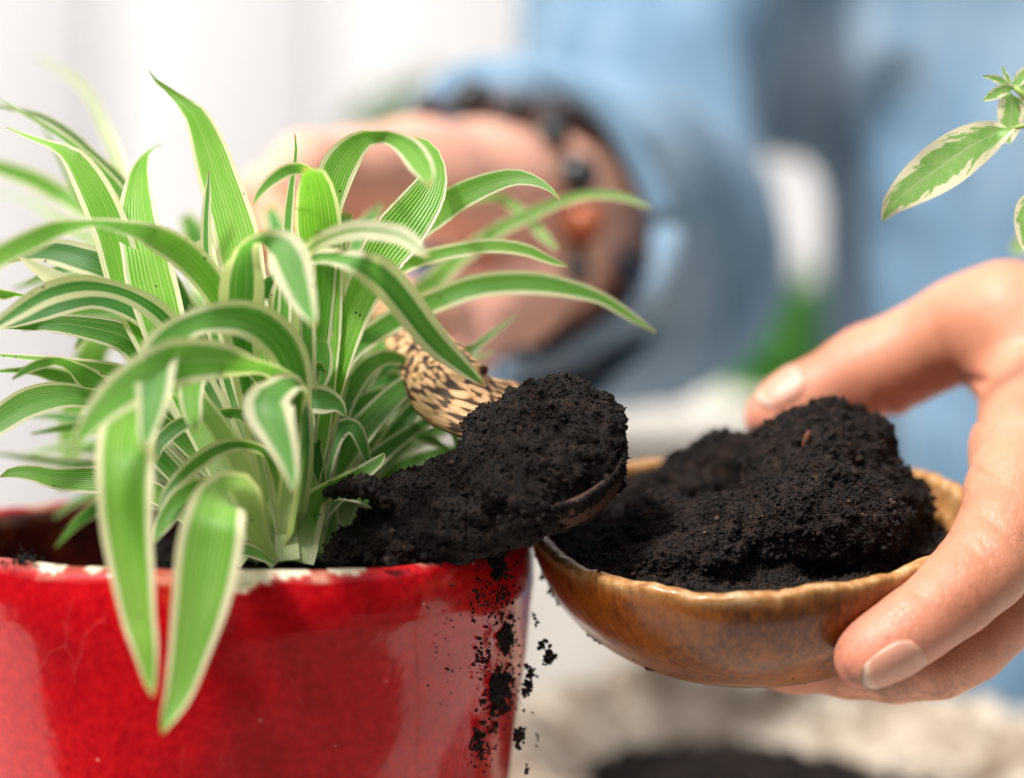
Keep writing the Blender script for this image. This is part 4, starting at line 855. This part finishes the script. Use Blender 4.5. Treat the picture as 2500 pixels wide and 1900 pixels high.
def hand_far():
    """hand round the scoop handle, with forearm"""
    h = .0018
    A = lambda x, y, d: Q(x, y, (D0 - d) * 100)
    lo = np.array([A(420, 0, .80)[0], .04 * 0 + A(800, 400, .70)[1], A(800, 860, .80)[2]]); hi = np.array([A(1600, 0, 1.0)[0], A(800, 400, 1.12)[1], A(800, 120, .95)[2]])
    g, lo = grid(lo, hi, h)
    palm = chain(g, [(A(1150, 425, .885), .0235), (A(1040, 400, .86), .0210), (A(900, 385, .83), .0190), (A(760, 385, .805), .0170)], None, .01)
    palm = smin(palm, chain(g, [(A(1170, 480, .885), .0225), (A(1080, 440, .86), .0165), (A(960, 420, .83), .014)], None, .01), .012)
    # heel and thumb below
    tb_ = chain(g, [(A(1180, 560, .885), .0215), (A(1110, 630, .86), .0175), (A(1030, 680, .835), .0135), (A(1000, 740, .815), .0108), (A(965, 770, .80), .0090)], None, .008)
    tb_ = smin(tb_, chain(g, [(A(1030, 690, .835), .0125), (A(930, 680, .80), .0105), (A(850, 650, .785), .0088)], None, .006), .006)
    F = smin(palm, tb_, .007)
    for k, (dx, dy, dd, r, l) in enumerate(((0, 0, 0, .0100, 1), (20, 40, .014, .0103, 1.05), (50, 75, .028, .0098, 1.0), (90, 110, .042, .0086, .85))):
        pts = [(A(790 + dx, 370 + dy * .5, .805 + dd * .6), r * 1.35), (A(660 + dx, 365 + dy * .6, .785 + dd * .6), r * 1.15), (A(585 + dx, 430 + dy * .8, .765 + dd * .6), r * 1.05), (A(610 + dx, 520 + dy * .8, .752 + dd * .6), r), (A(690 + dx, 575 + dy * .6, .752 + dd * .7), r * .9)]
        F = smin(F, chain(g, pts, None, .005), .0035)
    fo = chain(g, [(A(1150, 470, .89), .0280), (A(1212, 490, .93), .0395), (A(1300, 515, 1.0), .040), (A(1380, 540, 1.07), .040)], None, .01)
    F = smin(F, fo, .012)
    return surface_nets(F, lo, h)

def make_body():
    global NEAR
    v1, f1 = hand_near(); NEAR = (v1, f1); v2, f2 = hand_far()
    # upper arms and trunk under the shirt, coarse
    g, lo = grid((-.12, .22, -.30), (.95, .62, .62), .012)
    A = lambda x, y, d: Q(x, y, (D0 - d) * 100)
    T = ell(g, (.43, .55, .05), (.165, .07, .36)); T = smin(T, chain(g, [(A(1370, 560, 1.07), .030), (A(1395, 200, 1.11), .030), (A(1500, -250, 1.14), .036), (np.array([.42, .50, .40]), .06)], None, .02), .03)
    T = smin(T, chain(g, [(P(2950, 1080, -8), .03), (np.array([.66, .30, .06]), .036), (np.array([.68, .42, .16]), .045), (np.array([.62, .48, .38]), .055), (np.array([.45, .50, .40]), .06)], None, .02), .03)
    v3, f3 = surface_nets(T, lo, .012)
    V_ = np.vstack([v1, v2, v3]); F_ = np.vstack([f1, f2 + len(v1), f3 + len(v1) + len(v2)])
    me = mesh(V_, F_)
    pink = np.zeros(len(V_))
    for c, r in ((P(1876, 1030, -4), .014), (P(2106, 1612, 6), .017), (P(2100, 965, -4), .012), (P(2160, 960, -4), .012), (P(2230, 930, -4), .012), (P(2400, 950, -2), .014), (Q(1010, 720, -16), .022)):
        pink = np.maximum(pink, np.exp(-((V_ - c) ** 2).sum(1) / r ** 2))
    a = me.attributes.new('pink', 'FLOAT', 'POINT'); a.data.foreach_set('value', pink.astype(np.float32))
    pale = (V_[:, 1] > P(0, 0, -9)[1]).astype(np.float32); a = me.attributes.new('pale', 'FLOAT', 'POINT'); a.data.foreach_set('value', pale)  # far hand and arm painted lighter, as if brightly lit
    dirt = np.zeros(len(V_))
    for c, r, w in ((P(2090, 1640, 6.3), .0045, 1), (P(2060, 1560, 6.3), .0040, .5), (P(1870, 1040, -4), .005, .6), (P(2350, 1480, 6), .008, .35), (P(2480, 1330, 4.5), .012, .3), (P(2300, 1690, 2), .012, .7), (P(2150, 1690, 2), .012, .7), (P(2420, 1600, 2), .010, .5), (P(2440, 1150, 2), .010, .3)):
        dirt = np.maximum(dirt, w * np.exp(-((V_ - c) ** 2).sum(1) / r ** 2))
    a = me.attributes.new('dirt', 'FLOAT', 'POINT'); a.data.foreach_set('value', dirt.astype(np.float32))
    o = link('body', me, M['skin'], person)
    m = o.modifiers.new('smooth', 'LAPLACIANSMOOTH') if False else o.modifiers.new('smooth', 'SMOOTH'); m.factor = .5; m.iterations = 2
make_body()

def mat_nail():
    n = N('fingernail'); uv = n.n('UVMap'); sep = n.n('SeparateXYZ'); n.l(uv.outputs[0], sep.inputs[0]); u, v = sep.outputs[0], sep.outputs[1]
    dd = n.math('POWER', n.math('ABSOLUTE', n.math('SUBTRACT', u, .5)), 2.0); e = n.math('ADD', v, n.math('MULTIPLY', dd, .35))
    c = n.ramp(e, (0, (.66, .36, .26)), (.22, (.62, .30, .21)), (.82, (.62, .29, .20)), (.91, (.68, .44, .33)), (.96, (.60, .44, .34)), (1.0, (.20, .11, .08)))
    n.base(c); n.set(Roughness=.42); return n.m
M['nail'] = mat_nail()
from mathutils.bvhtree import BVHTree
def nail(c, axis, nrm, L, Wd):
    axis = np.asarray(axis, float); axis /= np.linalg.norm(axis); nrm = np.asarray(nrm, float); nrm -= (nrm @ axis) * axis; nrm /= np.linalg.norm(nrm); s = np.cross(axis, nrm)
    nu, nv = 18, 20; v = []; uv = []; R = Wd * 1.35
    for i in range(nv + 1):
        t = i / nv * 2 - 1; hw = Wd * (1 - abs(t) ** 3.0 * (.50 if t > 0 else .42)) ** .6
        for j in range(nu + 1):
            u = j / nu * 2 - 1; y = t * L * (1 - .14 * u * u * (1 if t > 0 else 1.2)); a = u * hw / R
            dr = nrm * math.cos(a) + s * math.sin(a); o = c + axis * y
            hit = BV.ray_cast(Vector(o + dr * .03), Vector(-dr), .06)[0]; q = np.array(hit) if hit is not None else o + dr * .008
            v.append(q + dr * (.00035 - .0004 * u ** 6)); uv.append(((u + 1) / 2, (t + 1) / 2))
    m = nu + 1; V_ = np.array(v).reshape(nv + 1, m, 3)
    for _ in range(3): V_[1:-1, 1:-1] = (V_[:-2, 1:-1] + V_[2:, 1:-1] + V_[1:-1, :-2] + V_[1:-1, 2:] + 2 * V_[1:-1, 1:-1]) / 6
    f = [[i * m + j, i * m + j + 1, (i + 1) * m + j + 1, (i + 1) * m + j] for i in range(nv) for j in range(nu)]
    o = link('fingernail', mesh(V_.reshape(-1, 3), np.array(f), uv), M['nail'], person); md = o.modifiers.new('s', 'SOLIDIFY'); md.thickness = .0007; md.offset = 0; return o
BV = BVHTree.FromPolygons([tuple(x) for x in NEAR[0]], [tuple(int(k) for k in x) for x in NEAR[1]])
nail(P(2140, 1588, 6.0), P(2106, 1612, 6.0) - P(2205, 1546, 5.9), np.array([.14, -.84, -.52]), .0082, .0046)
nail(P(1922, 997, -4.2), P(1876, 1020, -4.2) - P(1980, 968, -4.2), np.array([-.30, -.50, .80]), .0074, .0058)

# bracelet of dark and orange beads
def bracelet():
    A = lambda x, y, d: Q(x, y, (D0 - d) * 100)
    root = empty('bracelet', A(1165, 475, .90), None, None); root.parent = person; root.matrix_parent_inverse = Matrix.Translation(person.location).inverted()
    c = A(1012, 480, .872); ax = A(1380, 540, 1.07) - A(1060, 460, .865); ax /= np.linalg.norm(ax); a = np.cross(ax, [0, 0, 1.0]); a /= np.linalg.norm(a); b = np.cross(ax, a)
    R1, R2 = .0435, .0445; n = 16; pts = [c + R1 * math.cos(t) * a + R2 * math.sin(t) * b for t in np.linspace(0, 2 * math.pi, 60)]
    v, f = tube([(*p, .0022) for p in pts], 80, 8); link('cord', mesh(v, f), M['cord'], root)
    def _or(p):
        q = p - CAM; d = q @ FWD; x = 1250 + (q @ RT) / d * FPX; y = 950 - (q @ UP) / d * FPX; return d < c_d and (abs(y / K - 470) < 32 or abs(y / K - 665) < 30)
    c_d = (c - CAM) @ FWD
    for k in range(n):
        t = 2 * math.pi * k / n; p = c + R1 * math.cos(t) * a + R2 * math.sin(t) * b
        v = IV * .0082 * (1.25 if k % 3 == 0 else .95); o = link('bead', mesh(v, IF), M['orange'] if _or(p) else M['darkbead'], root); o.modifiers.new('s', 'SUBSURF').levels = 1; o.modifiers['s'].render_levels = 2
        o.location = Vector(p); o.parent = root; o.matrix_parent_inverse = Matrix.Translation(root.location).inverted()
bracelet()

def shirt():
    A = lambda x, y, d: Q(x, y, (D0 - d) * 100)
    h = .0045; g, lo = grid((-.14, .24, -.16), (.62, .66, .40), h)
    sl1 = [(A(1110, 480, .905), .056), (A(1240, 500, .955), .060), (A(1350, 530, 1.03), .060), (A(1385, 570, 1.08), .054)]
    F = chain(g, sl1, None, .02); F = smin(F, chain(g, [(A(1385, 570, 1.08), .054), (A(1395, 250, 1.11), .052), (A(1425, -50, 1.14), .058), (A(1600, -500, 1.16), .075)], None, .02), .02)
    q = np.abs(g - np.array([.428, .565, .05], np.float32)) - np.array([.185, .035, .6], np.float32); T = np.sqrt((np.maximum(q, 0) ** 2).sum(-1)) + np.minimum(q.max(-1), 0) - .075
    q2 = np.abs(g - np.array([.150, .575, .45], np.float32)) - np.array([.06, .03, .145], np.float32); T = smin(T, np.sqrt((np.maximum(q2, 0) ** 2).sum(-1)) + np.minimum(q2.max(-1), 0) - .055, .03)
    F = smin(F, T, .008)
    # folds, and the button strip down the front
    xw = g[..., 0] + .004 * np.sin(g[..., 2] * 18); F = F - .0035 * np.clip(1 - np.abs(xw - .245) / .022, 0, .25) * 4 * (g[..., 1] < .55) * .8
    F = F - .010 * np.clip(np.sin(g[..., 0] * 46 + 2.2 * np.sin(g[..., 2] * 7)), 0, 1) ** 3 * (g[..., 0] > .2)
    w = fbm(g * np.array([16, 16, 9], np.float32), 2, 3); F = F - .011 * (1 - np.abs(w)) ** 2 + .004
    w2 = vnoise(g * np.array([30, 20, 7], np.float32) + 2.0 * vnoise(g * 6, 5)[..., None], 13); F = F - .0035 * w2
    # hollow cuff
    inner = chain(g, [(A(980, 450, .83), .048), (A(1120, 485, .905), .043), (A(1240, 505, .955), .041), (A(1330, 515, 1.0), .046)], None, .01)
    F = np.maximum(F, -inner)
    ax = A(1390, 520, 1.03) - A(1120, 500, .905); ax /= np.linalg.norm(ax)
    cut = -((g - A(1110, 500, .898).astype(np.float32)) @ ax.astype(np.float32)); near = cone(g, A(1120, 500, .80), A(1120, 500, .90), .09, .09); F = np.maximum(F, np.where(near < 0, cut, -1))
    v, f = surface_nets(F, lo, h); o = link('shirt', mesh(v, f), M['denim'], person); m = o.modifiers.new('s', 'SMOOTH'); m.factor = .5; m.iterations = 3
    # rolled cuff
    c = A(1115, 482, .905); a = np.cross(ax, [0, 0, 1.0]); a /= np.linalg.norm(a); b = np.cross(ax, a); pts = []
    for t in np.linspace(0, 2 * math.pi, 40): 
        R = .057 + .003 * math.sin(3 * t + 1) + .002 * math.sin(5 * t); pts.append((*(c + ax * .004 * math.sin(2 * t) + R * math.cos(t) * a + R * math.sin(t) * b), .0055 + .001 * math.sin(4 * t)))
    v, f = tube(pts, 90, 12); link('cuff', mesh(v, f), M['denim'], person)
shirt()
def cuff_shade():  # navy tube whose dark colour stands in for shade inside the sleeve
    A = lambda x, y, d: Q(x, y, (D0 - d) * 100)
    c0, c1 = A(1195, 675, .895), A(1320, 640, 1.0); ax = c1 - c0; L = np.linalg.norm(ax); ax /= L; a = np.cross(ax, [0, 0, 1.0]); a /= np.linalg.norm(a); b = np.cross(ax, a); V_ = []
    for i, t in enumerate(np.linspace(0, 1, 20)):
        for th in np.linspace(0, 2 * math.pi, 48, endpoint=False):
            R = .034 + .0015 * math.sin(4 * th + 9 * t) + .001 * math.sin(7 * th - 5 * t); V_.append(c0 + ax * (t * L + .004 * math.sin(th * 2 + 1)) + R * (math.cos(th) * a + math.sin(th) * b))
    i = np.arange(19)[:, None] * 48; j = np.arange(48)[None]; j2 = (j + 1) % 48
    o = link('cuff_shade', mesh(np.array(V_), np.stack([i + j, i + j2, i + 48 + j2, i + 48 + j], -1).reshape(-1, 4)), M['navy'], person); m = o.modifiers.new('s', 'SOLIDIFY'); m.thickness = .002
    o['label'] = 'navy tube under the wrist standing in for the shade inside the sleeve'
cuff_shade()

# ------------------------------------------------------------------ background planting
def bush(name, c, n, R, hgt, label, cat, lr=(.03, .07), pot=None):
    c = np.array(c, float); root = empty(name, c, label, cat); V_, F_, k = [], [], 0
    for i in range(n):
        d = rng.normal(size=3); d /= np.linalg.norm(d); rad = rng.random() ** .4
        p = c + np.array([d[0] * R * rad, d[1] * R * rad, hgt * .5 + d[2] * hgt * .5 * rad]); q = np.linalg.qr(rng.normal(size=(3, 3)))[0]; s = rng.uniform(*lr)
        a = [p, p + q[0] * s * .5 + q[1] * s * .28, p + q[0] * s + q[2] * s * .12, p + q[0] * s * .5 - q[1] * s * .28]; V_ += a; F_.append([k, k + 1, k + 2, k + 3]); k += 4
    link('foliage', mesh(np.array(V_), np.array(F_)), M['bush'], root, smooth=False)
    for i in range(5):
        a = rng.uniform(0, 6.28); link('stem', mesh(*tube([(*(c + [0, 0, 0]), .006), (*(c + [math.cos(a) * R * .3, math.sin(a) * R * .3, hgt * .5]), .004), (*(c + [math.cos(a) * R * .6, math.sin(a) * R * .6, hgt * .9]), .002)], 10, 6)), M['stem'], root)
    return root
A_ = lambda x, y, d: Q(x, y, (D0 - d) * 100)
p = A_(1735, 880, 1.75); bush('potted_shrub', p, 650, .050, .075, 'dark green shrub seen through the gap between elbow and shirt', 'shrub', (.02, .045))
pl = empty('planter', (p[0] - .08, p[1], -.75), 'pale stone planter behind the person, under the green shrub', 'planter')
o = slab('planter_body', (p[0] - .08, p[1] + .02, p[2] - .26), (.42, .24, .5), M['stone'], pl, .01); slab('planter_rim', (p[0] - .08, p[1] + .02, p[2] - .005), (.45, .27, .03), M['stone'], pl, .006)
pq = A_(855, 235, 1.9); bush('garden_plant', pq - np.array([-.02, 0, .05]), 220, .04, .05, 'blurred green leafy sprig showing above the wrist', 'plant', (.02, .05))
link('stem', mesh(*tube([(*(pq - [-.01, 0, .03]), .004), (pq[0] + .06, pq[1], -.2, .006), (pq[0] + .07, pq[1], -.75, .008)], 14, 8)), M['stem'], bpy.data.objects['garden_plant'])
